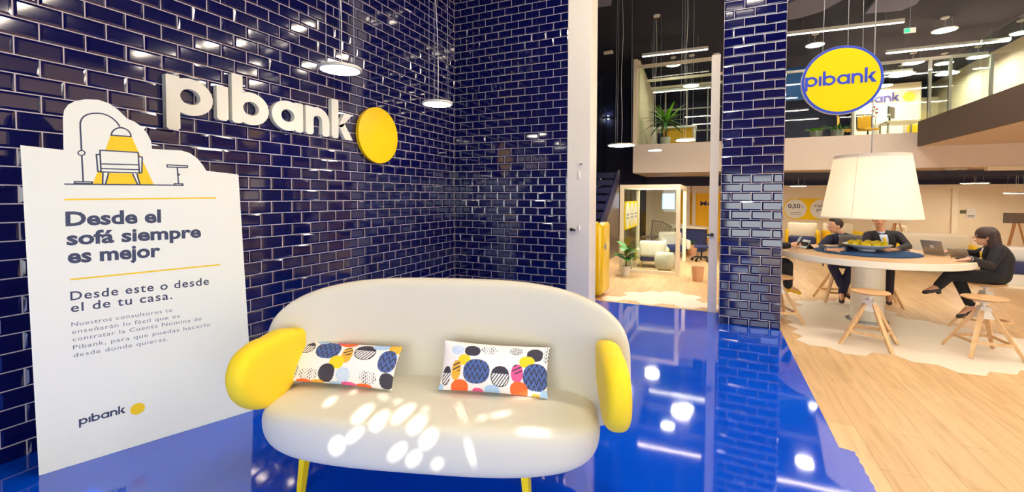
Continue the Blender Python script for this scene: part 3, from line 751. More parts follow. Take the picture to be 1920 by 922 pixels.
# strip lamps added out of view to light the hall
hall = [(5.2, 1.2), (7.3, 1.2), (9.4, 1.2), (6.2, 3.4), (8.6, 3.4), (10.8, 3.4), (6.0, -1.6), (8.2, -1.6), (10.4, -1.6), (6.8, -4.2), (9.4, -4.2)]
for i, (x, y) in enumerate(hall):
    strip_lamp((x-.9, y, 5.0), (x+.9, y, 5.0), 'added strip lamp hung from the dark ceiling over the wood floor', .11, .07, CEIL, 105, 'added ceiling strip lamps over the wood floor')

strip_lamp((6.2, 10.4, 4.95), (8.4, 10.4, 4.95), 'added strip lamp over the upstairs office desks', .09, .07, CEIL, 80)  # this lamp and the next are added to brighten the upstairs office
strip_lamp((7.2, 8.2, 4.95), (9.4, 8.2, 4.95), 'added strip lamp just inside the upstairs glass front', .09, .07, CEIL, 80)

strip_lamp((2.2, -1.6, 5.0), (4.0, -1.6, 5.0), 'strip lamp over the blue lobby floor, nearer the tiled back wall', .11, .07, CEIL, 150)
strip_lamp((2.4, -3.9, 5.0), (4.2, -3.9, 5.0), 'strip lamp over the blue lobby floor, above the sofa', .11, .07, CEIL, 110)
# ================================================================== HANGING ROUND SIGN
HY = .12
hc = FY(1577.5, 150, HY); hr = abs(FY(1577, 87, HY).z-FY(1577, 215, HY).z)/2
M_SIGNB = mat('sign_blue', (36, 66, 190), .45, noise=0); M_SIGNY = mat('sign_yellow', (250, 206, 0), .6, spec=.2, noise=0)
hs = thing('hanging_sign', 'round yellow bank sign with a blue rim hanging on wires right of the tiled column', 'sign', hc)
circ = lambda r: [(r*math.cos(t*math.pi/36), r*math.sin(t*math.pi/36)) for t in range(72)]
hfr = lambda a, b, d: Vector((hc.x+a, HY-d, hc.z+b))
MB().prism(circ(hr), -.05, 0, hfr).build('box', mat('sign_white_edge', (236, 238, 244), .4), hs, 30)
MB().prism(circ(hr*.995), .001, .004, hfr).build('blue_rim', M_SIGNB, hs, 30)
MB().prism(circ(hr*.925), .004, .0065, hfr).build('yellow_face', M_SIGNY, hs, 30)
e0, e1 = FY(1509, 160, HY), FY(1645, 148, HY); un = (e1.x-e0.x)/WMW
wordmark(lambda a, z, d: hfr(e0.x-hc.x+a*un, (FY(1512, 164, HY).z-hc.z)+z*un*1.0, d), .0066, .010, M_SIGNB, hs, w=.235)
for a in (-.18, .06, .2): MB().cyl((hc.x+a*.9, HY+.025, hc.z+math.sqrt(hr*hr-a*a*.81)-.01), (hc.x+a*.8, HY+.025, CEIL), .0022, n=6).build('suspension_wire', M_WIRE, hs)

# ================================================================== ROUND TABLE AND WHAT STANDS ON IT
TC = Vector((5.07, .86, 0)); TZ = .795
M_TOP = woodmat('pale_oak', (206, 166, 124), (188, 148, 106), 'X', 5)
M_EDGE = mat('cream_edge', (238, 232, 214), .4)
tb = thing('round_table', 'large round oak-topped table with a cream edge and drum base, under the big shade', 'table', TC)
MB().lathe([(.0, TZ), (.865, TZ), (.865, TZ-.004)], TC, 96).build('tabletop', M_TOP, tb, 40)
MB().lathe([(.6, TZ-.072), (.868, TZ-.072), (.876, TZ-.066), (.876, TZ-.004), (.872, TZ-.0005), (.862, TZ-.0008)], TC, 96).build('edge_band', M_EDGE, tb, 40)
MB().lathe([(0, TZ-.07), (.7, TZ-.07), (.7, TZ-.06)], TC, 64).build('underside', M_EDGE, tb, 40)
MB().lathe([(.158, .02), (.158, TZ-.07)], TC, 48).build('drum_base', M_EDGE, tb, 60)
MB().lathe([(.0, .004), (.2, .004), (.2, .018), (.158, .022), (0, .022)], TC, 48).build('foot_plate', M_METAL, tb, 40)
hk = FY(1541, 497, TC.y-.6); MB().cyl((hk.x, TC.y-.66, TZ-.10), (hk.x, TC.y-.66, TZ-.071), .006).build('bag_hook', M_BLACK, tb)
MT = Vector((5.045, .88, TZ))
fm = MB(); fm.lathe([(0, .0005), (.49, .0005), (.5, .006), (.49, .0125), (0, .0125)], MT, 72)
tag(fm.build('table_mat', mat('blue_felt', (34, 74, 124), .95, noise=.12, nscale=300, bump=.3, bscale=500), smooth=40, loc=MT), 'round blue felt mat in the middle of the oak table', 'mat')
BC = Vector((5.07, .93, TZ+.013))
tag(MB().lathe([(0, .002), (.075, .0), (.085, .004), (.07, .016), (.12, .028), (.2, .056), (.235, .078), (.232, .082), (.19, .064), (.1, .036), (0, .03)], BC, 56).build('fruit_bowl', mat('white_china', (240, 242, 246), .15), smooth=50, loc=BC), 'wide white bowl heaped with lemons on the blue felt mat', 'bowl')
random.seed(11)
M_LEM = mat('lemon_peel', (255, 226, 0), .45, noise=.05, bump=.1, bscale=150)
lem = []
for i in range(10):
    a = i*2*math.pi/10; lem.append((.150*math.cos(a), .150*math.sin(a), .088))
for i in range(6):
    a = i*2*math.pi/6+.3; lem.append((.078*math.cos(a), .078*math.sin(a), .082 if i % 2 else .086))
lem.append((0, 0, .078))
for i, (x, y, z) in enumerate(lem):
    b = MB(); prof = [(0, -.048), (.007, -.044), (.02, -.034), (.031, -.016), (.034, 0), (.031, .016), (.02, .033), (.009, .042), (.006, .048), (0, .049)]
    M = Matrix.Rotation(random.uniform(0, 6), 4, 'Z') @ Matrix.Rotation(1.4, 4, 'Y')
    c = BC+Vector((x, y, z)); b.lathe(prof, c, 16, M)
    tag(b.build('lemon', M_LEM, smooth=180, loc=c), 'yellow lemon in the white bowl on the round table', 'lemon', 'lemons in the white bowl')
M_LAPA = mat('laptop_grey', (176, 170, 160), .35, metal=.4); M_SCR = mat('dark_screen', (24, 26, 32), .2)
def laptop(label, c, rz, w=.27, d=.19, open_=math.radians(112), thin=False):
    t = thing('laptop', label, 'laptop', c, rz); P = at_world(t); Wd = WM[t.name]
    MB().rbox((-w/2, -d/2, .001), (w/2, d/2, .013), .004, 2, Wd).build('base', M_LAPA, t, 40)
    MB().rbox((-w/2+.02, -d/2+.07, .0128), (w/2-.02, d/2-.015, .0145), .001, 1, Wd).build('keyboard', M_BLACK, t)
    H = Wd @ Matrix.Translation((0, d/2, .012)) @ Matrix.Rotation(-(open_-math.pi/2), 4, 'X')
    MB().rbox((-w/2, -.003, 0), (w/2, .003, d), .002, 2, H).build('lid', M_LAPA, t, 40)
    MB().rbox((-w/2+.008, -.0045, .008), (w/2-.008, -.0032, d-.008), .0005, 1, H).build('screen', M_SCR, t)
    if not thin: MB().rbox((-.02, .003, d*.42), (.02, .0038, d*.42+.04), .0003, 1, H).build('badge', mat('pale_sticker', (240, 232, 215), .5), t)
    return t
laptop('open grey laptop seen from behind on the table in front of the long-haired woman', Vector((5.755, 1.025, TZ)), math.radians(127), .21, .16, math.radians(112))
laptop('tilted pale grey tablet laptop beside the woman at the right end of the table', Vector((5.865, .80, TZ)), math.radians(132), .17, .10, math.radians(125), True)
laptop('small laptop half hidden behind the lemon bowl', Vector((5.02, 1.53, TZ)), math.radians(-178), .24, .16, math.radians(110), True)
t = thing('tablet', 'small grey tablet on a black folding stand at the left end of the round table', 'tablet', Vector((4.44, 1.03, TZ)), math.radians(-70)); Wd = WM[t.name]
H = Wd @ Matrix.Rotation(math.radians(-32), 4, 'X')
MB().rbox((-.085, -.004, .004), (.085, .004, .125), .003, 2, H).build('body', mat('tablet_grey', (150, 150, 146), .3), t)
MB().rbox((-.078, -.0055, .01), (.078, -.0042, .119), .0005, 1, H).build('screen', M_SCR, t)
b = MB(); b.prism([(0, .001), (.105, .001), (.018, .085), (.008, .085), (0, .01)], -.07, .07, lambda a, z, d: Wd @ Vector((d, a+.012, z))); b.build('folding_stand', M_BLACK, t)
def slab_item(name, lab, cat, c, rz, w, d, h, m):
    Wd = Matrix.Translation(c) @ Matrix.Rotation(rz, 4, 'Z'); return tag(MB().rbox((-w/2, -d/2, 0), (w/2, d/2, h), h*.4, 2, Wd).build(name, m, smooth=40, loc=c), lab, cat)
slab_item('mobile_phone', 'black phone lying on the table left of the open laptop', 'phone', Vector((5.50, 1.28, TZ)), .4, .14, .07, .009, M_BLACK)
slab_item('notebook', 'black notebook lying on the table edge by the woman in the dark suit', 'notebook', Vector((5.80, .62, TZ)), .9, .13, .09, .012, M_BLACK)

# ---- the big shade
LC = Vector((5.07, .86, 0)); zt_, zb_ = 1.915, 1.205
sh = thing('shade_lamp', 'large cream drum-shaped fabric lampshade hanging low over the round table', 'lamp', (LC.x, LC.y, zb_))
def shade_mat():
    m = bpy.data.materials.new('lit_shade_fabric'); m.use_nodes = True; nt = m.node_tree; b = nt.nodes['Principled BSDF']
    b.inputs['Base Color'].default_value = srgb((250, 246, 238)); b.inputs['Roughness'].default_value = .9
    tr = nt.nodes.new('ShaderNodeBsdfTranslucent'); tr.inputs[0].default_value = srgb((252, 246, 236)); mx = nt.nodes.new('ShaderNodeMixShader'); mx.inputs[0].default_value = .45
    nt.links.new(b.outputs[0], mx.inputs[1]); nt.links.new(tr.outputs[0], mx.inputs[2]); nt.links.new(mx.outputs[0], nt.nodes['Material Output'].inputs[0]); return m
MB().lathe([(.352, zt_), (.468, zb_), (.465, zb_), (.349, zt_)], LC, 80).build('shade', shade_mat(), sh, 30)
for r, z in ((.352, zt_), (.4685, zb_)): MB().lathe([(r-.004, z-.006), (r+.002, z-.006), (r+.001, z+.006), (r-.005, z+.006)], LC, 80).build('hoop', M_WHITE, sh, 30)
dsm = MB(); a = math.radians(236)
sm = [(LC.x+r*math.cos(a), LC.y+r*math.sin(a), z) for r, z in ((.3525, zt_), (.411, (zt_+zb_)/2), (.4695, zb_))]; dsm.bar(sm[0], sm[2], .004, .002); dsm.build('seam', mat('seam_thread', (214, 200, 178), .9), sh)
MB().lathe([(0, zt_-.03), (.345, zt_-.03), (.345, zt_-.035)], LC, 48).build('top_diffuser', mat('diffuser_cloth', (240, 232, 216), .8), sh)
MB().cyl((LC.x, LC.y, zt_-.03), (LC.x, LC.y, CEIL), .006, n=8).build('cable', mat('grey_cable', (150, 150, 158), .5), sh)
MB().sph((LC.x, LC.y, 1.50), .075, n=3).build('bulb', emitmat('warm_bulb', (255, 240, 222), 250), sh, 180)
MB().cyl((LC.x, LC.y, 1.62), (LC.x, LC.y, zt_-.03), .022).build('socket', M_BLACK, sh, 40)

# ================================================================== STOOLS
M_BEECH = woodmat('beech', (232, 196, 150), (214, 174, 126), 'Z', 4); M_SEATW = woodmat('beech_seat', (214, 172, 126), (194, 150, 104), 'X', 5)
def make_stool(label, loc, rz):
    t = thing('swivel_stool', label, 'stool', loc, rz, 'wooden swivel stools around the table'); P = at_world(t); L = Vector(loc); Wd = WM[t.name]
    MB().lathe([(0, .497), (.10, .499), (.135, .504), (.155, .513), (.157, .52), (.15, .526), (.12, .523), (0, .516)], L, 48).build('seat', M_SEATW, t, 50)
    MB().cyl(L+Vector((0,0,.38)), L+Vector((0,0,.5)), .02, n=20).build('screw_post', M_WHITE, t, 40)
    MB().lathe([(.03, .49), (.05, .488), (.05, .478), (.032, .472)], L, 24).build('seat_collar', M_WHITE, t, 40)
    b = MB(); s0, s1 = .034, .062
    b.bar(L+Vector((0,0,.44)), L+Vector((0,0,.335)), s0*2, s0*2, w2=s1*2); b.build('hub', M_WHITE, t)
    for k in range(4):
        a = math.pi/4+k*math.pi/2; MB().bar(P(.045*math.cos(a), .045*math.sin(a), .40), P(.275*math.cos(a), .275*math.sin(a), .001), .036, .030, w2=.028).build('leg', M_BEECH, t)
    q = [P(.205*math.cos(math.pi/4+k*math.pi/2), .205*math.sin(math.pi/4+k*math.pi/2), .125 if k % 2 else .135) for k in range(4)]
    for k in range(4): MB().bar(q[k], q[(k+1) % 4], .016, .026).build('stretcher', M_BEECH, t)
    return t
ST = [((5.70, -.03, 0), math.radians(8), 'empty beech swivel stool nearest the right edge, in front of the seated woman'),
      ((4.825, -.16, 0), math.radians(-22), 'empty beech swivel stool standing in front of the drum base of the table'),
      ((4.12, .40, 0), math.radians(22), 'beech swivel stool half hidden behind the blue tiled column'),
      ((6.10, .90, 0), math.radians(30), 'beech swivel stool the long-haired woman sits on'),
      ((4.985, 1.93, 0), math.radians(10), 'beech swivel stool under the man looking sideways behind the table'),
      ((5.50, 1.93, 0), math.radians(-5), 'beech swivel stool under the man whose face the lampshade hides'),
      ((3.92, 1.02, 0), math.radians(15), 'beech swivel stool under the person holding a phone behind the column')]
st0 = make_stool(ST[0][2], ST[0][0], ST[0][1])
for l, r, lab in ST[1:]: dup(st0, l, r, lab)

# ================================================================== HALL FURNITURE, RIGHT
M_NVY = mat('navy_upholstery', (46, 54, 104), .8, bump=.05); M_BEIGE = mat('beige_upholstery', (236, 222, 198), .8, bump=.05); M_YUP = mat('yellow_upholstery', (250, 204, 10), .75)
M_LEGW = woodmat('oak_leg', (206, 150, 92), (184, 128, 74), 'Z', 5)
def lounge(label, loc, rz, w=.95, cat='sofa', name='lounge_sofa', plinth=False, seats=1):
    t = thing(name, label, cat, loc, rz); Wd = WM[t.name]
    MB().rbox((-w/2, .16, .22), (w/2, .34, .74), .07, 4, Wd).build('backrest', M_BEIGE, t, 60)
    MB().rbox((-w/2+.06, -.36, .2), (w/2-.06, .18, .38), .05, 3, Wd).build('seat', M_NVY, t, 60)
    for s in (-1, 1): MB().rbox((s*w/2-.05 if s > 0 else -w/2-.03, -.34, .2), (s*w/2+.03 if s > 0 else -w/2+.05, .24, .55), .035, 3, Wd).build('side_panel', M_YUP, t, 60)
    if plinth: MB().rbox((-w/2, -.3, 0), (w/2, .28, .2), .02, 2, Wd).build('plinth', M_WHITE, t, 40)
    else:
        for x in (-w/2+.1, w/2-.1):
            for y in (-.26, .2): MB().cyl(Wd @ Vector((x*1.05, y*1.15, 0)), Wd @ Vector((x, y, .22)), .012, .02, 10).build('leg', M_LEGW, t, 40)
    return t
lounge('beige lounge chair with navy seat and yellow sides under the yellow 0.50 wall banner', (5.62, 8.6, 0), math.radians(-8), .72)
lounge('beige lounge chair partly hidden behind the head of the first seated man', (6.52, 8.75, 0), math.radians(6), .72)
lounge('cream lounge chair with a yellow side seen above the shoulder of the second man', (7.5, 8.3, 0), math.radians(12), .75)
lounge('wide cream and navy bench beyond the open laptop', FY(1752, 470, 5.6)*1 - Vector((0, 0, FY(1752, 470, 5.6).z)), math.radians(-14), 1.05)
rs = thing('lounge_sofa', 'white-backed navy sofa on a white base at the right edge, behind the woman', 'sofa', (8.02, 4.3, 0), math.radians(-18)); Wd = WM[rs.name]
MB().rbox((-.42, .1, .38), (.6, .28, .64), .06, 4, Wd).build('backrest', M_WHITE, rs, 60); MB().rbox((-.42, -.3, .24), (.6, .14, .40), .04, 3, Wd).build('seat', M_NVY, rs, 60)
MB().rbox((-.42, -.26, .05), (.6, .26, .235), .01, 2, Wd).build('base', M_WHITE, rs, 40); MB().rbox((-.46, -.34, 0), (.64, .3, .05), .01, 2, Wd).build('plinth', M_CREAM, rs, 40)
def easel(label, c, board, legtop, spread, m):
    t = thing('easel', label, 'easel', c)
    if board: MB().rbox(board[0], board[1], .006, 2).build('board', m, t, 40)
    for s in (-1, 0, 1): MB().cyl(Vector((c[0]+s*.03, c[1]+.03+(.02 if s == 0 else 0), legtop)), Vector((c[0]+s*spread, c[1]+(.4 if s == 0 else -.05), 0)), .016, .016, 8).build('leg', M_LEGW, t, 40)
e_ = FY(1905, 409, 6.4)
easel('wooden tripod easel with a grey board at the right edge', (e_.x+.02, 6.4, 0), ((FY(1880, 399, 6.4).x, 6.36, FY(1900, 418, 6.4).z), (FY(1935, 399, 6.4).x, 6.385, FY(1900, 399, 6.4).z)), FY(1900, 416, 6.4).z, .22, mat('grey_board', (112, 100, 92), .6))
e_ = FY(1682, 425, 7.5)
easel('wooden tripod seen between the lampshade and the second man', (e_.x, 7.5, 0), ((e_.x-.2, 7.46, .84), (e_.x+.2, 7.49, 1.3)), .9, .25, mat('cream_board', (238, 226, 204), .6))
# yellow banner with two white discs on the back wall
def flat_text(body, fr, x, z, cap, width, m, parent, bold=0, name='text_line'):
    v, f, w = text_mesh(body, bold); b = MB(); b.add([fr(x+width*p, z+cap*q, .004) for p, q in v], f); return b.build(name, m, parent)
b0, b1 = FY(1468, 391, 9.88), FY(1564, 391, 9.88); bz0, bz1 = FY(1500, 411, 9.88).z, FY(1500, 372, 9.88).z
bn = thing('wall_banner', 'yellow rounded wall banner with white discs reading 0,50 on the far hall wall', 'banner', (b0.x, 9.9, bz0))
bfr = lambda a, z, d: Vector((b0.x+a, 9.895-d, bz0+z)); bh = bz1-bz0; bw = b1.x-b0.x; R_ = bh/2
MB().prism([(R_+R_*math.cos(t), R_+R_*math.sin(t)) for t in [math.pi/2+i*math.pi/16 for i in range(17)]]+[(bw-R_+R_*math.cos(t), R_+R_*math.sin(t)) for t in [-math.pi/2+i*math.pi/16 for i in range(17)]], 0, .02, bfr).build('board', M_SIGNY, bn)
for cx in (R_*1.02, R_*3.15): MB().prism([(cx+R_*.92*math.cos(t*math.pi/24), R_+R_*.92*math.sin(t*math.pi/24)) for t in range(48)], .02, .023, bfr).build('white_disc', M_WHITE, bn)
bf2 = lambda a, z, d: bfr(a, z, d+.02)
flat_text('0,50', bf2, R_*.42, R_*1.08, R_*.42, R_*1.0, M_TXT, bn, .02); flat_text('%', bf2, R_*1.5, R_*1.1, R_*.22, R_*.22, M_TXT2, bn)
flat_text('Cajeros', bf2, R_*2.55, R_*1.2, R_*.26, R_*1.2, M_TXT, bn, .01); flat_text('gratis', bf2, R_*2.72, R_*.85, R_*.26, R_*.85, M_TXT, bn, .01)
for i in range(2): MB().box(bf2(R_*.6, R_*(.62-i*.16), .003), bf2(R_*1.5, R_*(.66-i*.16), .004)).build('small_print', M_TXT2, bn)
nt_ = FY(1821, 400, 9.88)
p_ = thing('paper_notice', 'white paper notice with two printed lines on the far wall, left of the easel', 'notice', (nt_.x, 9.9, nt_.z))
MB().box((nt_.x-.1, 9.885, nt_.z-.13), (nt_.x+.1, 9.898, nt_.z+.12)).build('sheet', M_WHITE, p_)
for i in range(2): MB().box((nt_.x-.07, 9.882, nt_.z-.06-i*.04), (nt_.x+.07, 9.884, nt_.z-.045-i*.04)).build('printed_line', M_TXT, p_)
q_ = FY(1806, 397, 9.88); slab = MB().rbox((q_.x-.06, 9.87, q_.z-.04), (q_.x+.06, 9.898, q_.z+.04), .005, 2)
tag(slab.build('switch_plate', mat('olive_switch', (96, 100, 60), .5), loc=(q_.x, 9.9, q_.z)), 'small dark switch plate on the far wall beside the paper notice', 'switch')
struct(MB().rbox((FY(1789, 400, 9.86).x-.06, 9.82, 0), (FY(1789, 400, 9.86).x+.06, 9.9, 1.72), .01).build('trim_8', M_CREAM))
struct(MB().box((5.0, 9.8, 1.68), (XR, 9.9, 1.78)).build('trim_9', M_CREAM))
for x, y, r, lab in ((1827, 344, .26, 'disc lamp hanging under the slab above the paper notice'), (1497, 349, .2, 'disc lamp under the slab above the yellow banner'), (1905, 363, .2, 'disc lamp under the slab near the right edge')):
    p = FY(x, y, 8.3); pendant(p, r, lab, ZB, 40)
for i, (x, y) in enumerate(((4.4, 7.7), (6.6, 7.7), (8.4, 7.8), (10.4, 7.8), (2.2, 7.9), (3.3, 9.2), (5.3, 9.4), (7.4, 9.4), (9.4, 9.3), (11.3, 9.2))):
    t = thing('downlight', 'round recessed downlight in the dark soffit under the slab', 'lamp', (x, y, ZB-.03), 0, 'recessed downlights under the slab')
    MB().lathe([(.16, -.03), (.2, -.03), (.2, 0), (.16, 0)], (x, y, ZB-.001), 32).build('ring', M_RIM, t, 40); MB().lathe([(0, -.02), (.158, -.02), (.158, -.01)], (x, y, ZB-.001), 32).build('diffuser', emitmat('downlight_glow', (255, 232, 200), 420), t)
# ================================================================== HALL, SEEN THROUGH THE OPENING
# retro fridge
fx0, fx1, fy0, fz = 1.38, 2.035, .56, 1.065
fr_ = thing('fridge', 'yellow retro fridge with rounded corners standing behind the white pilaster', 'fridge', ((fx0+fx1)/2, fy0+.25, 0))
M_FRG = mat('yellow_enamel', (250, 200, 0), .25, coat=.4, noise=.02)
MB().rbox((fx0, fy0, .03), (fx1-.155, fy0+.52, fz), .05, 5).build('body', M_FRG, fr_, 60)
MB().rbox((fx1-.14, fy0-.004, .05), (fx1, fy0+.524, fz), .055, 5).build('door', M_FRG, fr_, 60)
MB().box((fx1-.156, fy0+.02, .08), (fx1-.139, fy0+.5, fz-.06)).build('gasket', mat('white_gasket', (235, 232, 225), .6), fr_)
MB().bar((fx1+.03, fy0+.06, .78), (fx1+.03, fy0+.06, .70), .02, .02).build('handle', M_METAL, fr_)
MB().bar((fx1-.01, fy0+.06, .74), (fx1+.03, fy0+.06, .74), .015, .015).build('handle_mount', M_METAL, fr_)
for y in (fy0+.05, fy0+.45):
    for x in (fx0+.06, fx1-.2): MB().cyl((x, y, .0), (x, y, .04), .02).build('foot', M_BLACK, fr_)
# lock sets on pilaster and post
def lockset(label, c, s):
    t = thing('door_lock', label, 'lock', c); 
    MB().cyl(c, c+Vector((0, -.02, 0)), .022).build('rose', M_BLACK, t, 40); MB().cyl(c+Vector((0, -.02, 0)), c+Vector((0, -.05, 0)), .012).build('neck', M_BLACK, t, 40)
    MB().rbox(c+Vector((min(0, s*.06), -.06, -.012)), c+Vector((max(0, s*.06), -.045, .012)), .004).build('lever', M_BLACK, t, 40); MB().cyl(c+Vector((s*.045, 0, -.012)), c+Vector((s*.045, -.03, -.012)), .012).build('keyhole_boss', M_METAL, t, 40)
c = FY(1072, 430, -.013); lockset('small black lock on the white pilaster beside the tiled wall', c, 1)
c = FY(1335, 440, .479); lockset('small black lock on the slim white post left of the tiled column', c, -1)
cm = FY(1089, 307, -.013); t = thing('security_camera', 'small white dome camera high on the white pilaster', 'camera', cm)
MB().sph(cm+Vector((0, -.015, 0)), .022, n=3).build('dome', M_WHITE, t, 180); MB().cyl(cm+Vector((.012, -.03, -.002)), cm+Vector((.02, -.042, -.003)), .009).build('lens', M_BLACK, t, 40); MB().cyl(cm, cm+Vector((0, -.012, 0)), .02).build('mount', M_WHITE, t, 40)
s_ = FY(1086, 328, -.013); tag(MB().rbox((s_.x-.013, -.035, s_.z-.045), (s_.x+.013, -.0125, s_.z+.045), .008, 3).build('door_sensor', M_WHITE, smooth=50, loc=s_), 'white oblong sensor just below the dome camera on the pilaster', 'sensor')
s_ = FY(1086, 427, -.013); tag(MB().rbox((s_.x-.012, -.035, s_.z-.04), (s_.x+.012, -.0125, s_.z+.04), .008, 3).build('door_contact', M_WHITE, smooth=50, loc=s_), 'white oblong contact beside the black lock on the pilaster', 'sensor')

# stairs: dark flight climbing away along the hall's left wall
M_STAIR = mat('midnight_steel', (14, 18, 54), .35, noise=.1)
sx0, sx1 = .15, 1.30; n = 11
stt = thing('staircase', 'dark blue staircase climbing away behind the fridge', 'staircase', (.7, 2.6, 0))
ya, za, yb, zb = 3.83, .84, 5.45, 1.94; k = (zb-za)/(yb-ya)
ys = ya-za/k; ye = ya+(2.05-za)/k; 
for i in range(n):
    y = ys+(ye-ys)*i/n; z = 2.05*(i+1)/n
    MB().box((sx0, y, z-.16), (sx1-.03, y+(ye-ys)/n+.02, z-.03)).build('step', M_STAIR, stt)
b = MB(); b.prism([(ys, 0), (ys+.22, 0), (ye, 1.86), (ye, 2.09), (ye-.2, 2.09), (ys-.06, .12)], sx1-.03, sx1, lambda a, z, d: Vector((d, a, z))); b.build('stringer', M_STAIR, stt)
b = MB(); b.prism([(ys+.28, .0), (ye, 0), (ye, 1.78)], sx1-.028, sx1-.012, lambda a, z, d: Vector((d, a, z))); b.build('side_panel', mat('smoked_panel', (104, 92, 88), .15), stt)
b = MB(); b.prism([(ys, .0), (ys, .0+.01), (ye, 2.06), (ye, 1.9)], sx0-.03, sx0, lambda a, z, d: Vector((d, a, z))); b.build('stringer', M_STAIR, stt)
for i, (x, y) in enumerate(((1111, 373), (1115, 364), (1119, 354), (1124, 345), (1127, 336))):
    p = FX(x, y, .05); h = .15
    t = thing('cone_light', 'small pale cone light in the row climbing beside the dark staircase', 'lamp', p, 0, 'cone lights along the stairs')
    MB().lathe([(.008, h*.55), (.045, -h*.45), (.04, -h*.45), (.004, h*.45)], p, 20).build('cone', mat('frosted_cone', (150, 158, 150), .4, emit=(200, 215, 200), estr=.12), t, 40)
    MB().cyl(p+Vector((0, 0, h*.5)), (p.x, p.y, CEIL), .002, n=6).build('wire', M_WIRE, t)
for (x, y, lab) in ((1137, 220, 'small wall spotlight glowing on the dark wall, upper of the two'), (1106, 262, 'small wall spotlight glowing on the dark wall beside the pilaster, lower of the two')):
    p = FX(x, y, HX+.03); t = thing('wall_spotlight', lab, 'lamp', p)
    MB().cyl(p-Vector((.03, 0, 0)), p+Vector((.05, 0, 0)), .015).build('bracket', M_METAL, t, 40); MB().cyl(p+Vector((.06, 0, -.06)), p+Vector((.06, 0, .05)), .035).build('barrel', M_METAL, t, 40)
    MB().cyl(p+Vector((.06, 0, .051)), p+Vector((.06, 0, .056)), .03).build('bulb', emitmat('spot_glow', (230, 240, 255), 60), t); MB().cyl(p+Vector((.06, 0, -.066)), p+Vector((.06, 0, -.061)), .03).build('bulb', emitmat('spot_glow', (230, 240, 255), 60), t)
p = FY(1141, 58, 6.2); t = thing('emergency_light', 'small white box light fixed to the dark ceiling above the stairs', 'lamp', (p.x, p.y, CEIL))
MB().rbox((p.x-.12, p.y-.06, CEIL-.12), (p.x+.12, p.y+.06, CEIL-.06), .01).build('body', M_WHITE, t, 40); MB().cyl((p.x, p.y, CEIL-.06), (p.x, p.y, CEIL), .02).build('stem', M_BLACK, t)

# glass booth
gb = thing('glass_booth', 'cream-framed glass meeting booth beyond the potted plant', 'booth', (2.35, 3.05, 0))
X0, X1, Yf, Yb_, H = 1.80, 2.88, 3.02, 5.0, 1.66; w = .07
for x in (X0, X1-w):
    for y in (Yf, Yb_): MB().box((x, y, 0), (x+w, y+w, H-w)).build('post', M_CREAM, gb)
for y in (Yf, Yb_): MB().box((X0, y, H-w), (X1, y+w, H)).build('beam', M_CREAM, gb)
for x in (X0, X1-w): MB().box((x, Yf+w, H-w), (x+w, Yb_, H)).build('beam', M_CREAM, gb)
MB().box((X0+w, Yf, 0), (X1-w, Yf+w, .06)).build('sill', M_CREAM, gb)
MB().box((X0+w, Yf+.03, .06), (X1-w, Yf+.038, H-w)).build('pane', M_GLASS, gb)
MB().box((X0+.03, Yf+w, .01), (X0+.038, Yb_, H-w)).build('pane', M_GLASS, gb)
# yellow decal panel with three white ovals on the booth's left side
y0_, y1_ = FX(1168, 400, X0+.05).y, FX(1193, 400, X0+.05).y; zz0, zz1 = FX(1180, 427, X0+.05).z, FX(1180, 377, X0+.05).z
dp = thing('hanging_banner', 'yellow panel with three white ovals on the left side of the glass booth', 'banner', (X0+.075, (y0_+y1_)/2, zz0))
dfr = lambda a, b, d: Vector((X0+.072+d, y0_+a, zz0+b)); ww, hh = y1_-y0_, zz1-zz0
MB().prism([(.06, 0), (ww-.06, 0), (ww, .06), (ww, hh-.06), (ww-.06, hh), (.06, hh), (0, hh-.06), (0, .06)], 0, .012, dfr).build('panel', M_SIGNY, dp)
for i in range(3):
    cx = ww*(.2+.3*i); MB().prism([(cx+ww*.14*math.cos(t*math.pi/16), hh/2+hh*.46*math.sin(t*math.pi/16)) for t in range(32)], .012, .015, dfr).build('white_oval', M_WHITE, dp)
    for j in range(2): MB().box(dfr(cx-ww*.07, hh*(.5-.12*j), .0155), dfr(cx+ww*.07, hh*(.54-.12*j), .0165)).build('printed_line', M_TXT, dp)

# plants
M_LEAF = mat('leaf_green', (58, 128, 46), .45, noise=.3, nscale=12); M_LEAFL = mat('leaf_lime', (120, 190, 40), .45, noise=.2, nscale=12); M_SOIL = mat('potting_soil', (60, 44, 34), .9); M_BARK = mat('brown_bark', (92, 66, 48), .8)
def leaf(b, p, d, L, w, droop, n=6):
    d = Vector(d).normalized(); side = d.cross(Vector((0, 0, 1))).normalized() if abs(d.z) < .98 else Vector((1, 0, 0)); P = Vector(p); vs = []
    for i in range(n+1):
        t = i/n; ww_ = w*math.sin(math.pi*min(1, t*.92+.06))**.8; q = P+d*L*t+Vector((0, 0, -droop*L*t*t)); up = side.cross(d).normalized()
        vs += [q-side*ww_/2+up*ww_*.12, q-up*.002, q+side*ww_/2+up*ww_*.12, q+up*.004]
    fs = []
    for i in range(n):
        for k_ in range(4): fs.append((4*i+k_, 4*i+(k_+1) % 4, 4*i+4+(k_+1) % 4, 4*i+4+k_))
    b.add(vs, fs)
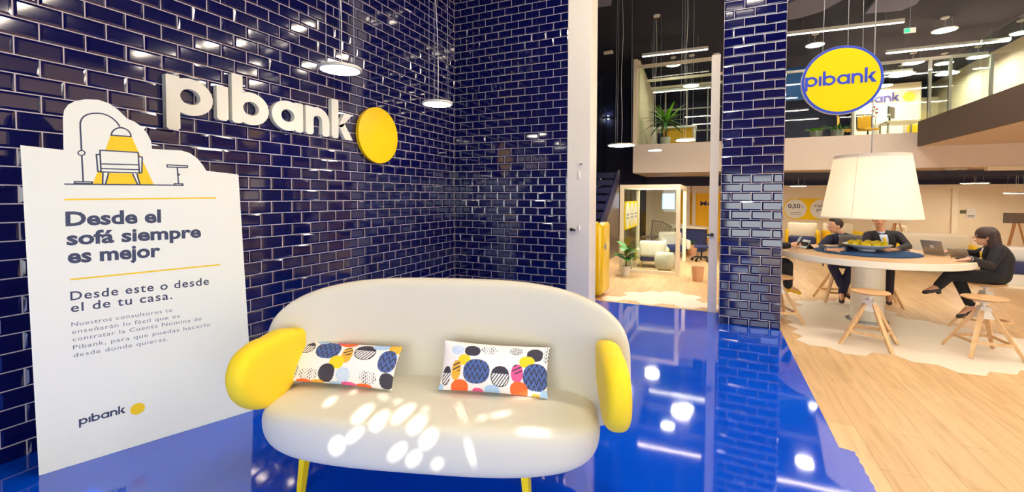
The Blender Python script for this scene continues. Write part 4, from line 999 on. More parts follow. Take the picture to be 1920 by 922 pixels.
def plant(name, label, c, potr, poth, stem, leaves, mats, potm, trunk=.012):
    c = Vector(c); t = thing(name, label, 'plant', c)
    MB().lathe([(0, 0), (potr*.78, 0), (potr, poth), (potr*.9, poth), (potr*.86, poth-.02), (0, poth-.02)], c, 28).build('pot', potm, t, 40)
    MB().lathe([(0, poth-.016), (potr*.85, poth-.016), (potr*.85, poth-.022)], c, 20).build('soil', M_SOIL, t)
    if stem: MB().tube([c+Vector((0, 0, poth-.02)), c+Vector((.006, 0, poth+stem*.5)), c+Vector((0, .004, poth+stem))], trunk, 8, trunk*.7).build('stem', M_BARK, t, 60)
    b = MB()
    for (p, d, L, w_, dr) in leaves: leaf(b, c+Vector(p), d, L, w_, dr)
    b.build('foliage', mats, t, 60); return t
random.seed(4)
lv = []
for i in range(16):
    a = random.uniform(0, 6.283); h = random.uniform(.24, .52); lv.append(((0, 0, h), (math.cos(a), math.sin(a), random.uniform(.1, .9)), random.uniform(.2, .3), random.uniform(.12, .16), random.uniform(.1, .4)))
plant('potted_plant', 'leafy green rubber plant in a white pot in front of the glass booth', (1.985, 2.68, 0), .075, .17, .32, lv, M_LEAF, M_WHITE)
pc = FY(1248, 272, 7.5); pc.z = ZT+.005
lv = []
for i in range(34):
    a = i*2.4; e = .05+1.6*(i/34)**1.4; lv.append(((0, 0, .60), (math.cos(a), math.sin(a), e), random.uniform(.62, .85)*(1.1 if i > 26 else 1), .075, .55-.4*(i/34)))
plant('potted_palm', 'spiky green dracaena palm in a white pot inside the balcony room', pc, .13, .21, .42, lv[:22], M_LEAF, M_WHITE, .035)
b = MB()
for (p, d, L, w_, dr) in lv[22:]: leaf(b, pc+Vector(p), d, L, w_*1.2, dr)
pl = [o for o in COL.objects if o.name.startswith('potted_palm')][0]; b.build('young_leaves', M_LEAFL, pl, 60)
# bucket-like planters
def bucket(label, c, r, h, m, leaves=None):
    if leaves: return plant('potted_plant', label, c, r, h, .05, leaves, M_LEAF, m)
    c = Vector(c); return tag(MB().lathe([(0, 0), (r*.8, 0), (r, h), (r*.94, h), (r*.75, .012), (0, .012)], c, 32).build('waste_bin', m, smooth=40, loc=c), label, 'bin')
M_COP = mat('pale_copper', (232, 186, 150), .3, metal=.3)
bucket('pale copper bin standing on the wood floor before the slim white post', (3.2, 2.65, 0), .105, .24, M_COP)
lv = [((0, 0, .26), (math.cos(a), math.sin(a), 1.0), .2, .07, .3) for a in (0, 1, 2.1, 3.3, 4.2, 5.4)]
bucket('dark-leaved plant in a copper pot in front of the navy counter', (2.95, 6.2, 0), .14, .26, M_COP, lv)

# armchairs inside the booth
M_OATC = mat('oat_upholstery', (226, 216, 198), .8, bump=.05)
def armchair(label, loc, rz, k=1.0):
    t = thing('armchair', label, 'armchair', loc, rz, None); Wd = WM[t.name] @ Matrix.Diagonal((k, k, k, 1))
    MB().rbox((-.33, .2, .24), (.33, .36, .66), .075, 4, Wd @ Matrix.Rotation(.1, 4, 'X')).build('backrest', M_OATC, t, 60)
    MB().rbox((-.3, -.3, .16), (.3, .3, .33), .05, 3, Wd).build('seat', M_NVY, t, 60)
    for s in (-1, 1):
        MB().rbox((s*.33-.06, -.34, .22), (s*.33+.06, .3, .5), .055, 4, Wd).build('armrest', M_OATC, t, 60)
        MB().rbox((s*.392-.012, -.2, .18), (s*.392+.012, .28, .46), .01, 2, Wd).build('side_panel', M_YUP, t, 60)
        for y in (-.24, .24): MB().cyl(Wd @ Vector((s*.3, y*1.2, 0)), Wd @ Vector((s*.25, y, .18)), .011, .019, 10).build('leg', M_LEGW, t, 40)
armchair('oat armchair with navy underside seen from behind through the booth glass', (2.30, 3.95, 0), math.radians(200-14), .8)
armchair('oat armchair with a yellow side panel facing out at the back of the booth', (2.55, 5.75, 0), math.radians(25), .85)
t = thing('pouf', 'rounded oat tub seat at the front right inside the glass booth', 'seat', (2.59, 3.40, 0)); c = Vector((2.59, 3.40, 0))
MB().lathe([(0, .06), (.15, .06), (.18, .1), (.19, .22), (.18, .32), (.15, .36), (0, .36)], c, 36).build('body', M_OATC, t, 50); MB().lathe([(0, .001), (.12, .001), (.12, .06), (0, .06)], c, 24).build('base', M_LEGW, t, 40)
t = thing('side_table', 'small round white table behind the potted plant in the booth', 'table', (1.98, 3.32, 0)); c = Vector((1.98, 3.32, 0))
MB().lathe([(0, .36), (.085, .36), (.09, .37), (.085, .38), (0, .38)], c, 32).build('tabletop', M_WHITE, t, 40); MB().cyl(c+Vector((0,0,.015)), c+Vector((0,0,.36)), .016).build('pole', M_WHITE, t, 40); MB().lathe([(0, 0.001), (.08, .001), (.08, .012), (0, .018)], c, 28).build('base', M_WHITE, t, 40)
# slatted wicker chair back
wc = thing('wicker_chair', 'brown slatted wicker chair near the back of the glass booth', 'chair', (2.02, 6.6, 0), math.radians(-30)); Wd = WM[wc.name]
M_WICK = mat('grey_wicker', (138, 116, 96), .7)
b = MB()
for i in range(12): b.cyl(Wd @ Vector((-.24+i*.044, .22, .4)), Wd @ Vector((-.26+i*.048, .30, .78-.012*i)), .008, n=6)
b.build('slats', M_WICK, wc); MB().tube([Wd @ Vector(q) for q in ((-.26, .22, .38), (-.29, .31, .79), (.0, .33, .76), (.3, .31, .65), (.27, .22, .38))], .018, 8).build('frame', M_WICK, wc, 60)
MB().rbox((-.27, -.22, .35), (.27, .24, .40), .02, 2, Wd).build('seat', M_WICK, wc)
for x in (-.24, .24):
    for y in (-.2, .22): MB().cyl(Wd @ Vector((x, y, 0)), Wd @ Vector((x, y, .36)), .014, n=8).build('leg', M_WICK, wc)
# counter
ct = thing('counter', 'navy counter with a slanted cream top beyond the booth', 'counter', (2.95, 7.2, 0), math.radians(-12)); Wd = WM[ct.name]
MB().rbox((-.42, -.22, 0), (.30, .22, .60), .01, 2, Wd).build('body', M_NVY, ct)
b = MB(); b.prism([(-.5, .60), (.36, .60), (.36, .64), (-.5, .70)], -.28, .26, lambda a, z, d: Wd @ Vector((a, d, z))); b.build('worktop', M_CREAM, ct)
# far wall parts: yellow wall, posts, lit window
yw0 = FY(1276, 400, 9.85).x
struct(MB().box((yw0, 9.84, 0), (3.9, 9.9, 1.55)).build('wall_yellow', mat('yellow_wall', (252, 196, 0), .6)))
for x in (1290, 1301): struct(MB().box((FY(x, 400, 9.7).x-.05, 9.7, 0), (FY(x, 400, 9.7).x+.05, 9.8, 1.78)).build('trim_%d' % (10+(x > 1295)), M_CREAM))
me_ = thing('wall_lettering', 'purple letters Me on the bright yellow wall beyond the counter', 'sign', (FY(1313, 385, 9.83).x, 9.84, FY(1313, 385, 9.83).z)); f_ = lambda a, z, d: Vector((FY(1313, 385, 9.83).x+a, 9.835-d, FY(1313, 385, 9.83).z+z))
flat_text('Me', f_, 0, 0, .14, .32, mat('plum_letters', (66, 42, 110), .5), me_, .02)
wn0, wn1 = FY(1240, 393, 9.86), FY(1267, 361, 9.86)
struct(MB().box((1.37, 9.85, 0), (yw0, 9.9, 1.78)).build('wall_under', M_WARM))
sc_ = thing('wall_screen', 'lit pale blue screen on the wall seen through the booth glass', 'screen', (wn0.x, 9.85, wn0.z))
MB().box((wn0.x, 9.82, wn0.z), (wn1.x, 9.848, wn1.z)).build('casing', M_WHITE, sc_); MB().box((wn0.x+.03, 9.812, wn0.z+.03), (wn1.x-.03, 9.819, wn1.z-.03)).build('display', mat('lit_display', (200, 225, 245), .4, emit=(205, 228, 250), estr=1.1), sc_)
# castor base of a task stool
cb = thing('task_stool', 'black swivel chair base with curved castor feet on the floor before the counter', 'stool', (3.2, 5.2, 0)); c = Vector((3.2, 5.2, 0))
for i in range(5):
    a = i*1.2566+.4; MB().tube([c+Vector((0, 0, .09)), c+Vector((.1*math.cos(a), .1*math.sin(a), .1)), c+Vector((.19*math.cos(a), .19*math.sin(a), .06))], .016, 8).build('arm', M_BLACK, cb, 60)
    MB().cyl(c+Vector((.2*math.cos(a)-.014*math.sin(a), .2*math.sin(a)+.014*math.cos(a), .03)), c+Vector((.2*math.cos(a)+.014*math.sin(a), .2*math.sin(a)-.014*math.cos(a), .03)), .03, n=16).build('castor', M_BLACK, cb, 40)
MB().cyl(c+Vector((0, 0, .08)), c+Vector((0, 0, .3)), .018).build('gas_lift', M_BLACK, cb, 40); MB().lathe([(0, .3), (.15, .3), (.165, .325), (.15, .35), (0, .355)], c, 28).build('seat', M_NVY, cb, 50)

# ================================================================== OFFICE ON THE UPPER FLOOR
os_y = 12.88
ow = thing('wall_lettering', 'violet word mark with a yellow dot on the office wall upstairs', 'sign', (FY(1607, 187, os_y).x, os_y, FY(1607, 187, os_y).z))
o0, o1 = FY(1602, 190, os_y), FY(1687, 187, os_y); un = (o1.x-o0.x)/WMW
wordmark(lambda a, z, d: Vector((o0.x+a*un, os_y-d, FY(1687, 189, os_y).z+z*un)), 0, .02, mat('violet_letter', (62, 50, 112), .5), ow, w=.25)
dc_ = FY(1705, 181, os_y); dr = abs(FY(1693, 181, os_y).x-FY(1717, 181, os_y).x)/2
MB().prism([(dr*math.cos(t*math.pi/20), dr*.9*math.sin(t*math.pi/20)) for t in range(40)], 0, .02, lambda a, b, d: Vector((dc_.x+a, os_y-d, dc_.z+b))).build('dot', M_DISC, ow)
M_MESH = mat('amber_mesh', (222, 166, 24), .7)
def office_chair(label, c, rz, k=1, grp=None):
    t = thing('office_chair', label, 'chair', c, rz, grp); Wd = WM[t.name] @ Matrix.Diagonal((k, k, k, 1)); P = lambda a, b_, c_: Wd @ Vector((a, b_, c_))
    MB().rbox((-.2, .19, .44), (.2, .215, .86), .012, 2, Wd).build('back_mesh', M_MESH, t)
    b = MB()
    for s in (-1, 1): b.bar(P(s*.21, .2, .40), P(s*.22, .22, .88), .03*k)
    b.bar(P(-.22, .22, .875), P(.22, .22, .875), .03*k); b.bar(P(-.21, .2, .42), P(.21, .2, .42), .03*k); b.build('back_frame', M_BLACK, t)
    MB().rbox((-.22, -.22, .34), (.22, .2, .40), .03, 3, Wd).build('seat', M_MESH, t, 60); MB().cyl(P(0, 0, .06), P(0, 0, .35), .025*k).build('gas_lift', M_BLACK, t, 40)
    for i in range(5):
        a = i*1.2566; MB().bar(P(0, 0, .07), P(.25*math.cos(a), .25*math.sin(a), .04), .03*k).build('foot', M_BLACK, t)
    return t
for x, y, rz, lab in ((1627, 240, 15, 'amber mesh office chair with a black frame behind the upper slab edge'), (1585, 243, 70, 'second amber mesh office chair turned sideways, left of its twin upstairs')):
    p = FY(x, 250, 8.6); office_chair(lab, (p.x, 8.6, ZT), math.radians(rz), .8)
p = FY(1725, 240, 9.4); lounge('yellow-sided lounge chair upstairs near the middle glass posts', (p.x+.3, 10.2, ZT), math.radians(60), .6)
dk = thing('desk', 'pale office desk upstairs below the word mark', 'desk', (7.6, 9.3, ZT))
dx0, dx1 = FY(1655, 240, 9.3).x, FY(1722, 240, 9.3).x
MB().rbox((dx0, 9.0, ZT+.50), (dx1, 9.7, ZT+.55), .008).build('desktop', mat('pale_laminate', (206, 196, 170), .4), dk)
for x in (dx0+.04, dx1-.04):
    for y in (9.05, 9.65): MB().bar((x, y, ZT), (x, y, ZT+.5), .04).build('leg', M_ALU, dk)
mo = FY(1670, 240, 9.3); t = thing('monitor', 'black angled computer monitor on the upstairs office desk', 'monitor', (mo.x, 9.3, ZT+.55), math.radians(55)); Wd = WM[t.name]
MB().rbox((-.2, -.012, .1), (.2, .012, .40), .006, 2, Wd).build('screen', M_BLACK, t); MB().bar(Wd @ Vector((0, .03, 0)), Wd @ Vector((0, .03, .2)), .035).build('stand', M_BLACK, t); MB().rbox((-.1, -.05, 0), (.1, .1, .012), .003, 1, Wd).build('foot', M_BLACK, t)
oc = FY(1641, 238, 9.2); t = thing('orchid', 'red flowering orchid on a thin stem upstairs, above the mesh chairs', 'plant', (oc.x, 9.2, ZT+.0)); c = Vector((oc.x, 9.2, ZT))
MB().lathe([(0, 0), (.06, 0), (.08, .5), (0, .5)], c, 20).build('pot', M_WHITE, t, 40); MB().tube([c+Vector((0, 0, .48)), c+Vector((.01, 0, .75)), c+Vector((-.03, 0, .95))], .008, 6).build('stem', M_LEAF, t)
for q in ((-.03, 0, .96), (.03, .02, .90), (-.06, .0, .86), (.02, -.02, .80), (-.03, .02, .72)): MB().sph(c+Vector(q), .032, (1, .7, .8)).build('blossom', mat('red_petal', (168, 48, 60), .5), t, 180)
random.seed(9)
for x, y, lab, w_ in ((1570, 250, 'spiky green plant trough on the upper slab edge below the round sign', 1.0), (1530, 250, 'bushy light green plant on the upper slab edge, beside the spiky one', .7)):
    p = FY(x, 252, 7.8); lv = [((random.uniform(-.12, .12)*w_, random.uniform(-.05, .05), .2), (math.cos(i*2.4), math.sin(i*2.4), random.uniform(.4, 1.6)), random.uniform(.2, .42 if w_ == 1 else .26), .06 if w_ == 1 else .1, .4) for i in range(22)]
    plant('potted_plant', lab, (p.x, 7.8, ZT+.001), .14, .22, 0, lv, M_LEAF if w_ == 1 else M_LEAFL, M_ALU)
cx0 = FY(1790, 220, 9.0)
cbn = thing('cabinet', 'low yellow cabinet upstairs behind the glass, above the walkway', 'cabinet', (9.3, 8.2, ZT+.0))
ca, cb_ = FY(1792, 215, 8.4).x, FY(1846, 215, 8.4).x
MB().rbox((ca, 8.4, ZT), (cb_, 8.9, FY(1792, 208, 8.4).z), .008).build('carcass', M_SIGNY, cbn)
for i in range(2):
    xa = ca+(cb_-ca)*(.03+.49*i); xb = ca+(cb_-ca)*(.48+.49*i); d_ = MB().rbox((xa, 8.385, ZT+.05), (xb, 8.399, FY(1792, 208, 8.4).z-.03), .004).build('door', M_YEL, cbn); MB().box((xb-.06, 8.37, ZT+.4), (xb-.04, 8.384, ZT+.55)).build('handle', M_ALU, d_)
# balcony room furniture
dk = thing('desk', 'white desk with an amber front inside the balcony room, behind the palm', 'desk', (2.6, 8.3, ZT))
MB().rbox((1.75, 8.2, ZT+.56), (2.95, 8.8, ZT+.62), .008).build('desktop', M_WHITE, dk); MB().box((2.05, 8.25, ZT+.05), (2.9, 8.28, ZT+.55)).build('front_panel', M_MESH, dk)
for x in (1.8, 2.9):
    for y in (8.25, 8.75): MB().bar((x, y, ZT), (x, y, ZT+.56), .05).build('leg', M_WHITE, dk)
for x, y, r, lab in ((1296, 161, .22, 'disc lamp high inside the balcony room, nearest the glass'), (1262, 122, .2, 'pale disc lamp under the top beam of the balcony room')):
    p = FY(x, y, 7.6); pendant(p, r, lab, CEIL)
# acoustic rafts under the ceiling
for (pts_, lab) in (([(1475, 8), (1560, -25), (1580, 0), (1540, 22), (1500, 34), (1475, 38)], 'grey acoustic raft high above the hanging sign, next to the column'), ([(1622, 26), (1650, -10), (1740, -18), (1718, 8), (1690, 20)], 'grey acoustic raft high up right of the long strip lamp'), ([(1090, 20), (1090, -10), (1150, -18), (1146, 10)], 'blue-grey acoustic raft at the top of the opening')):
    q = [FZ(x, y, CEIL-.12) for x, y in pts_]; c = sum(q, Vector())/len(q)
    t = thing('acoustic_raft', lab, 'ceiling panel', c); MB().prism([(p.x, p.y) for p in q], CEIL-.12, CEIL-.06, lambda a, b, d: Vector((a, b, d))).build('panel', M_RAFT, t)
    for p in q[::2]: r_ = p.lerp(c, .3); MB().cyl((r_.x, r_.y, CEIL-.06), (r_.x, r_.y, CEIL), .004, n=6).build('hanger', M_WIRE, t)
# running-man exit sign on the ceiling
p = FY(1706, 56, 5.2); t = thing('exit_sign', 'small green and white exit sign hanging from the dark ceiling', 'sign', p)
MB().rbox(p-Vector((.09, .006, .06)), p+Vector((.09, .006, .04)), .004).build('panel', M_WHITE, t); MB().box(p-Vector((.08, .009, .045)), p+Vector((.0, -.0065, .03))).build('green_field', mat('exit_green', (0, 160, 130), .4, emit=(0, 190, 150), estr=.8), t); MB().cyl(p+Vector((0, 0, .04)), (p.x, p.y, CEIL), .004, n=6).build('rod', M_WIRE, t)
# ================================================================== PEOPLE
KP = .84
def remesh(mb, name, m, parent, vox, smooth=2, it=.5):
    me = bpy.data.meshes.new('tmp'); me.from_pydata([tuple(v) for v in mb.v], [], mb.f)
    bm = bmesh.new(); bm.from_mesh(me); bmesh.ops.recalc_face_normals(bm, faces=bm.faces[:]); bm.to_mesh(me); bm.free()
    o = bpy.data.objects.new('tmp', me); COL.objects.link(o)
    md = o.modifiers.new('r', 'REMESH'); md.mode = 'VOXEL'; md.voxel_size = vox; md.adaptivity = 0
    dg = bpy.context.evaluated_depsgraph_get(); dg.update(); r = bpy.data.meshes.new_from_object(o.evaluated_get(dg))
    bpy.data.objects.remove(o)
    bm = bmesh.new(); bm.from_mesh(r)
    for _ in range(smooth): bmesh.ops.smooth_vert(bm, verts=bm.verts[:], factor=it, use_axis_x=True, use_axis_y=True, use_axis_z=True)
    P = WM[parent.name].inverted(); bmesh.ops.transform(bm, matrix=P, verts=bm.verts[:]); bm.to_mesh(r); bm.free()
    r.name = name; r.materials.clear(); r.materials.append(m); r.polygons.foreach_set('use_smooth', [True]*len(r.polygons))
    ob = bpy.data.objects.new(name, r); COL.objects.link(ob); ob.parent = parent; WM[ob.name] = WM[parent.name].copy(); return ob
def limb(b, pts, rs):
    pts = [Vector(p) for p in pts]
    for p, r in zip(pts, rs): b.sph(p, r*KP, n=2)
    for i in range(len(pts)-1): b.cyl(pts[i], pts[i+1], rs[i]*KP, rs[i+1]*KP, 16)
def frame(side, f, up): return Matrix((side, f, up)).transposed().to_4x4()
def ell(b, c, dims, F, n=3): b.sph(c, 1, tuple(d*KP for d in dims), F, n)
def hand(b, wrist, d, n, thumb_side, curl=.5, k=1.0):
    """d: along the hand, n: back-of-hand normal, thumb_side: +1/-1"""
    d = Vector(d).normalized(); n = (Vector(n)-d*Vector(n).dot(d)).normalized(); s = d.cross(n)*thumb_side
    k = KP*k; F = frame(s, d, n); w = Vector(wrist)
    b.sph(w+d*.048*k, 1, (.040*k, .052*k, .016*k), F, 3)
    for i, L in enumerate((.072, .08, .075, .06)):
        off = (.030-.020*i); p0 = w+d*.088*k+s*off*k*1.0; a = curl*.5
        p1 = p0+(d*math.cos(a)-n*math.sin(a))*L*.5*k; a2 = curl*1.3; p2 = p1+(d*math.cos(a2)-n*math.sin(a2))*L*.5*k
        b.cyl(p0-d*.02*k, p1, .0092*k, .0085*k, 8); b.sph(p1, .0086*k, n=1); b.cyl(p1, p2, .0085*k, .0072*k, 8); b.sph(p2, .0073*k, n=1)
    t0 = w+d*.028*k+s*.032*k; t1 = t0+(s*.75+d*.7-n*.2).normalized()*.038*k; t2 = t1+(s*.3+d*.9-n*.3).normalized()*.030*k
    b.cyl(t0, t1, .0125*k, .0105*k, 8); b.sph(t1, .0105*k, n=1); b.cyl(t1, t2, .0105*k, .0085*k, 8); b.sph(t2, .0085*k, n=1)
def person(label, J, face, tilt, look, skin, jacket, trousers, shoe, shirt, hair, long_hair=False, lanyard=None, base=None, bare_ankle=False):
    root = thing('person', label, 'person', base); V = {k: Vector(v) for k, v in J.items() if not k.startswith('hand')}
    MS = mat('skin_'+skin[1:], skin, .5, noise=.03); up = (V['neck']-V['chest']).normalized()
    side = (V['shl']-V['shr']).normalized(); fw = up.cross(side).normalized()*-1
    if fw.dot(Vector(face)) < 0: fw = -fw
    hu = Vector((0, 0, 1)); hu = (hu+Vector(look)*tilt).normalized(); hf = Vector(look); hf = (hf-hu*hf.dot(hu)).normalized(); hs_ = hf.cross(hu); HF = frame(hs_, hf, hu); hc_ = V['head']
    B = MB()
    ell(B, hc_+hu*.012*KP, (.076, .095, .105), HF); ell(B, hc_-hu*.055*KP+hf*.022*KP, (.056, .066, .062), HF); ell(B, hc_-hu*.098*KP+hf*.052*KP, (.026, .024, .020), HF)
    B.cyl(hc_+hf*.088*KP+hu*.012*KP, hc_+hf*.112*KP-hu*.030*KP, .008*KP, .0155*KP, 10); B.sph(hc_+hf*.108*KP-hu*.03*KP, .0145*KP, n=2)
    ell(B, hc_+hf*.088*KP-hu*.064*KP, (.026, .012, .011), HF); ell(B, hc_+hf*.078*KP+hu*.028*KP, (.055, .018, .014), HF)
    for s in (-1, 1): ell(B, hc_+hs_*.078*KP*s-hu*.012*KP-hf*.008*KP, (.010, .02, .032), HF)
    limb(B, [hc_-hu*.06*KP-hf*.02*KP, V['neck'], V['neck']*.6+V['chest']*.4], [.052, .055, .06])
    ell(B, V['chest']+up*.03*KP, (.15, .10, .17), frame(side, fw, up)); ell(B, V['pelvis'], (.145, .11, .11), frame(side, fw, up)); limb(B, [V['chest'], V['pelvis']], [.12, .12])
    for s in 'lr':
        limb(B, [V['sh'+s], V['el'+s], V['wr'+s]], [.05, .038, .026]); limb(B, [V['hip'+s], V['kn'+s], V['an'+s]], [.075, .052, .036])
        limb(B, [V['an'+s], V['an'+s]*.5+V['to'+s]*.5, V['to'+s]], [.034, .032, .024])
        h = J.get('hand'+s, None); d = V['wr'+s]-V['el'+s]
        hd, hn, ts, cu = h if h else (d, (0, 0, 1), 1, .5)
        B.cyl(V['wr'+s], V['wr'+s]+Vector(hd).normalized()*.03*KP, .026*KP, .022*KP, 12); hand(B, V['wr'+s]+Vector(hd).normalized()*.012*KP, hd, hn, ts, cu)
    remesh(B, 'body', MS, root, .0048, 2, .4)
    # eyes, brows, lips
    MW = mat('eye_white', (240, 238, 234), .3, noise=0); MD = mat('iris_dark', (38, 26, 22), .3, noise=0)
    for s in (-1, 1):
        e = MB(); c = hc_+hs_*.032*KP*s+hf*.0885*KP+hu*.008*KP; ell(e, c, (.013, .008, .0075), HF, 2); e.cur = 1; ell(e, c+hf*.005*KP, (.006, .005, .006), HF, 2); e.build('eye', [MW, MD], root, 180)
        e = MB(); ell(e, hc_+hs_*.033*KP*s+hf*.092*KP+hu*.031*KP, (.02, .007, .0045), HF, 2); e.build('eyebrow', mat('hair_'+hair[1:], hair, .55, noise=.1), root, 180)
    e = MB(); ell(e, hc_+hf*.0975*KP-hu*.064*KP, (.022, .0065, .0072), HF, 2); e.build('lips', mat('lip_rose', (176, 104, 96), .5, noise=0), root, 180)
    # jacket
    MJ = mat('suit_'+jacket[1:], jacket, .8, noise=.06, nscale=80, bump=.04, bscale=300); b = MB(); FF = frame(side, fw, up)
    ell(b, V['chest']+up*.035*KP, (.175, .128, .17), FF); ell(b, V['pelvis']+up*.06*KP, (.168, .135, .16), FF); limb(b, [V['chest'], V['pelvis']+up*.03*KP], [.142, .142])
    limb(b, [V['shl']-side*.02*KP, V['chest']*.35+V['neck']*.65, V['shr']+side*.02*KP], [.07, .075, .07])
    for s in 'lr':
        e2 = V['wr'+s]+(V['el'+s]-V['wr'+s]).normalized()*.02*KP; limb(b, [V['sh'+s], V['sh'+s]*.45+V['el'+s]*.55, V['el'+s], e2], [.068, .062, .056, .043])
    remesh(b, 'jacket', MJ, root, .009, 3)
    # cuffs, shirt front, lapels, lanyard
    MSH = mat('shirt_'+shirt[1:], shirt, .7, noise=.02)
    for s in 'lr':
        d = (V['wr'+s]-V['el'+s]).normalized(); MB().cyl(V['wr'+s]-d*.03*KP, V['wr'+s]+d*.004*KP, .036*KP, .034*KP, 16).build('shirt_cuff', MSH, root, 60)
    def chestpt(a, h, o=0): # a: across, h: height from chest centre
        z = math.sqrt(max(0, 1-(a/.176)**2-((h-.035)/.172)**2)) if abs(h-.035) < .172 else 0
        return V['chest']+side*a*KP+up*h*KP+fw*(.128*max(z, .45)+.012+o)*KP
    def strip(name, pts, w, m, th=.006):
        b = MB(); n_ = len(pts)
        vs = []
        for i, (a, h, ww) in enumerate(pts): vs += [chestpt(a-ww/2, h, th), chestpt(a+ww/2, h, th), chestpt(a+ww/2, h, -.02), chestpt(a-ww/2, h, -.02)]
        fs = [(4*i+k, 4*i+(k+1) % 4, 4*i+4+(k+1) % 4, 4*i+4+k) for i in range(n_-1) for k in range(4)]+[(3, 2, 1, 0), tuple(4*(n_-1)+k for k in range(4))]
        b.add(vs, fs); return b.build(name, m, root, 60)
    strip('shirt', [(0, -.10, .012), (0, -.03, .05), (0, .06, .085), (0, .12, .10), (0, .165, .10)], 0, MSH)
    b = MB(); c = V['neck']*.75+V['chest']*.25; b.lathe([(.062*KP, -.03*KP), (.058*KP, .03*KP), (.064*KP, .034*KP), (.072*KP, -.03*KP)], (0, 0, 0), 24, None)
    b.v = [c+frame(side, fw, up) @ v for v in b.v]; b.build('shirt_collar', MSH, root, 60)
    for s in (-1, 1): strip('lapel', [(s*.01, -.10, .012), (s*.05, -.02, .035), (s*.075, .07, .045), (s*.085, .14, .04), (s*.07, .18, .03)], 0, MJ, .012)
    if lanyard:
        strip('lanyard' if not long_hair else 'yellow_scarf', [(0, -.13, .03), (0, -.04, .05 if long_hair else .034), (.0, .07, .075 if long_hair else .034), (0, .13, .05 if long_hair else .03)], 0, mat('lanyard_yellow', lanyard, .6), .016)
    # trousers and shoes
    b = MB(); ell(b, V['pelvis']-up*.01*KP, (.158, .125, .115), FF)
    for s in 'lr': limb(b, [V['hip'+s], V['kn'+s], V['an'+s]*(.86 if bare_ankle else .97)+V['kn'+s]*(.14 if bare_ankle else .03)], [.094, .069, .056])
    remesh(b, 'trousers', mat('trousers_'+trousers[1:], trousers, .8, noise=.06, nscale=80), root, .009, 3)
    for s in 'lr':
        b = MB(); a, t = V['an'+s], V['to'+s]; d = (t-a).normalized(); sd_ = d.cross(Vector((0, 0, 1))); sd_ = sd_.normalized() if sd_.length > .05 else Vector((1, 0, 0)); u2 = sd_.cross(d)
        F3 = frame(sd_, d, u2); hl = a*.9+t*.1-u2*.03*KP
        ell(b, hl, (.038, .05, .034 if bare_ankle else .05), F3); ell(b, a*.5+t*.5-u2*.02*KP, (.04, .075, .03), F3); ell(b, t-u2*.01*KP, (.042, .055, .028), F3); b.cyl(hl-u2*.02*KP, hl-u2*.055*KP, .03*KP, .028*KP, 12)
        remesh(b, 'shoe', mat('shoe_'+shoe[1:], shoe, .35), root, .006, 2)
    # hair
    MH = mat('hair_'+hair[1:], hair, .5, noise=.1); b = MB()
    ell(b, hc_+hu*.032*KP-hf*.022*KP, (.086, .096, .098), HF)
    if long_hair:
        ell(b, hc_+hu*.03*KP+hf*.01*KP, (.088, .095, .096), HF)
        for s in (-1, 0, 1):
            q = hc_-hf*.05*KP+hs_*.05*KP*s; limb(b, [q+hu*.04*KP, q-hf*.03*KP-hu*.1*KP, q-hf*.055*KP-hu*.22*KP, q-hf*.05*KP-hu*.30*KP], [.06, .062, .056, .03])
        for s in (-1, 1): q = hc_+hs_*.066*KP*s-hf*.022*KP; limb(b, [q+hu*.03*KP, q-hu*.08*KP-hf*.015*KP, q-hu*.22*KP-hf*.02*KP], [.032, .034, .02])
    else:
        for s in (-1, 1): ell(b, hc_+hs_*.070*KP*s+hu*.01*KP-hf*.02*KP, (.016, .034, .045), HF)
        ell(b, hc_+hu*.098*KP+hf*.045*KP, (.062, .05, .026), HF)
    # keep the face clear: drop hair voxels in front of the hairline
    o = remesh(b, 'hair', MH, root, .007, 3)
    return root
P_ = lambda x, y, Y: FY(x, y, Y)
JW = dict(pelvis=P_(1871, 516, .90), chest=P_(1873, 484, .90), neck=P_(1862, 460, .90), head=P_(1849, 443, .90),
    shl=P_(1872, 470, .76), shr=P_(1862, 467, 1.04), ell=P_(1856, 499, .70), wrl=FZ(1818, 485, .828), elr=P_(1830, 476, 1.10), wrr=FZ(1780, 471, .835),
    hipl=P_(1866, 519, .82), hipr=P_(1864, 517, .99), knl=P_(1780, 516, .80), anl=P_(1757, 538, .74), tol=P_(1737, 545, .72), knr=P_(1795, 519, .98), anr=P_(1822, 576, .94), tor=P_(1800, 590, .90),
    handl=((-.95, .15, -.25), (0, 0, 1), 1, .5), handr=((-1, .0, -.1), (0, 0, 1), -1, .6))
person('long-haired woman in a dark suit on a stool at the right end of the table', JW, (-1, 0, 0), -.05, (-.97, .18, 0), '#cf9c80', '#100e1c', '#0c0b14', '#1b1a22', '#e8e6ee', '#35201c', True, (246, 200, 20), P_(1871, 516, .90)*1-Vector((0, 0, P_(1871, 516, .90).z)), True)
JM = dict(pelvis=P_(1579, 489, 1.93), chest=P_(1578, 458, 1.92), neck=P_(1577, 437, 1.91), head=P_(1566, 423, 1.90),
    shl=P_(1600, 447, 1.92), shr=P_(1556, 447, 1.92), ell=P_(1612, 463, 1.74), wrl=FZ(1581, 468, .828), elr=P_(1538, 463, 1.74), wrr=FZ(1551, 468, .828),
    hipl=P_(1588, 492, 1.90), hipr=P_(1569, 492, 1.90), knl=P_(1597, 499, 1.58), knr=P_(1561, 499, 1.58), anl=P_(1578, 549, 1.62), anr=P_(1583, 546, 1.70), tol=P_(1578, 563, 1.50), tor=P_(1594, 556, 1.56),
    handl=((-1, -.15, -.05), (0, -.4, 1), 1, .9), handr=((.9, -.2, .0), (0, -.3, 1), -1, .9))
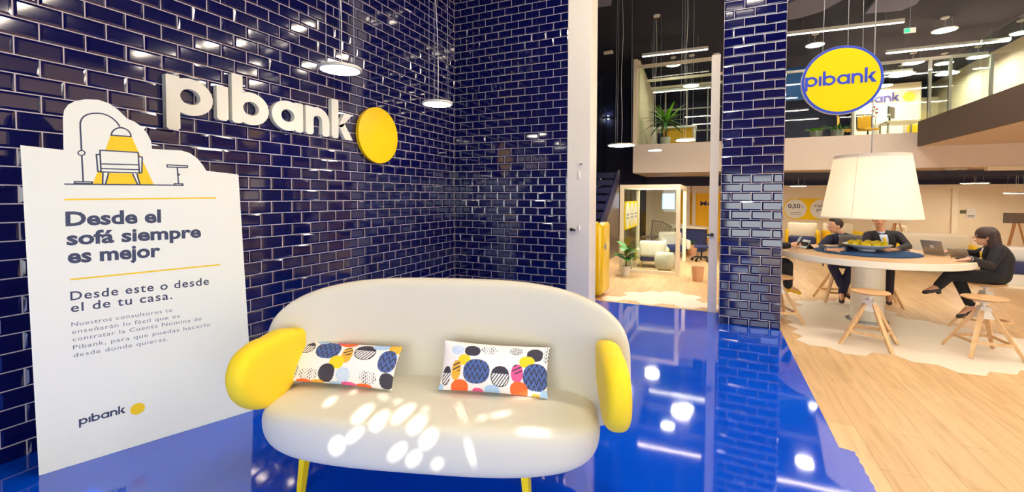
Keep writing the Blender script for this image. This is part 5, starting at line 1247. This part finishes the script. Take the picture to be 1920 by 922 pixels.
person('man in a navy suit behind the table, hands clasped, turning his head to the side', JM, (0, -1, 0), 0, (-.95, -.3, 0), '#d6a181', '#141a3a', '#161c40', '#3a2226', '#b8cbe8', '#2a1a16', False, (240, 206, 60), P_(1579, 489, 1.93)-Vector((0, 0, P_(1579, 489, 1.93).z)))
JN = dict(pelvis=P_(1656, 490, 1.93), chest=P_(1655, 456, 1.91), neck=P_(1651, 430, 1.88), head=P_(1648, 410, 1.84),
    shl=P_(1683, 441, 1.92), shr=P_(1628, 441, 1.92), ell=P_(1702, 462, 1.76), wrl=FZ(1684, 468, .828), elr=P_(1610, 462, 1.76), wrr=FZ(1640, 466, .828),
    hipl=P_(1666, 492, 1.90), hipr=P_(1646, 492, 1.90), knl=P_(1668, 500, 1.55), knr=P_(1640, 499, 1.58), anl=P_(1667, 549, 1.60), anr=P_(1640, 548, 1.66), tol=P_(1667, 566, 1.48), tor=P_(1640, 564, 1.52),
    handl=((-1, -.3, 0), (0, -.3, 1), 1, .7), handr=((.8, -.4, 0), (0, -.3, 1), -1, .7))
person('man in a dark suit behind the table whose face is hidden by the lampshade', JN, (0, -1, 0), 0, (-.25, -.97, 0), '#cf9878', '#1c1822', '#1e1828', '#4a2a26', '#c4d4ee', '#2a1a16', False, (232, 196, 60), P_(1656, 490, 1.93)-Vector((0, 0, P_(1656, 490, 1.93).z)))
x4 = 3.92
JF = dict(pelvis=(x4, 1.02, .60), chest=(x4+.03, 1.02, .88), neck=(x4+.06, 1.02, 1.03), head=(x4+.09, 1.02, 1.14),
    shl=(x4+.04, 1.17, .97), shr=(x4+.04, .86, .97), ell=(x4+.18, 1.22, .80), wrl=(4.34, 1.20, .815), elr=(x4+.16, .80, .82), wrr=(4.30, .94, .835),
    hipl=(x4+.03, 1.10, .58), hipr=(x4+.03, .94, .58), knl=(x4+.36, 1.08, .60), knr=(x4+.36, .90, .60), anl=(x4+.38, 1.08, .30), anr=(x4+.37, .92, .32), tol=(x4+.49, 1.07, .25), tor=(x4+.47, .90, .27),
    handl=((1, -.1, -.05), (0, 0, 1), -1, .5), handr=((.95, .1, .25), (.2, -.9, .4), 1, .8))
person('person in black behind the tiled column, one hand holding a phone over the table', JF, (1, 0, 0), 0, (1, 0, 0), '#dca888', '#17161c', '#15141c', '#e8b400', '#e6e6ea', '#2a1a16', False, None, (x4, 1.02, 0))
hp = Vector((4.40, .955, .90)); t = Matrix.Translation(hp) @ Matrix.Rotation(.5, 4, 'Y') @ Matrix.Rotation(.3, 4, 'Z')
tag(MB().rbox((-.006, -.032, -.062), (.006, .032, .062), .004, 2, t).build('mobile_phone', M_BLACK, smooth=40, loc=hp), 'dark phone held up in the hand beside the tiled column', 'phone')
# ================================================================== scale the whole place up to metres
for o in list(COL.objects):
    if o.parent is None and o.type in ('MESH', 'EMPTY'):
        o.location = o.location*G; o.scale = (G, G, G)
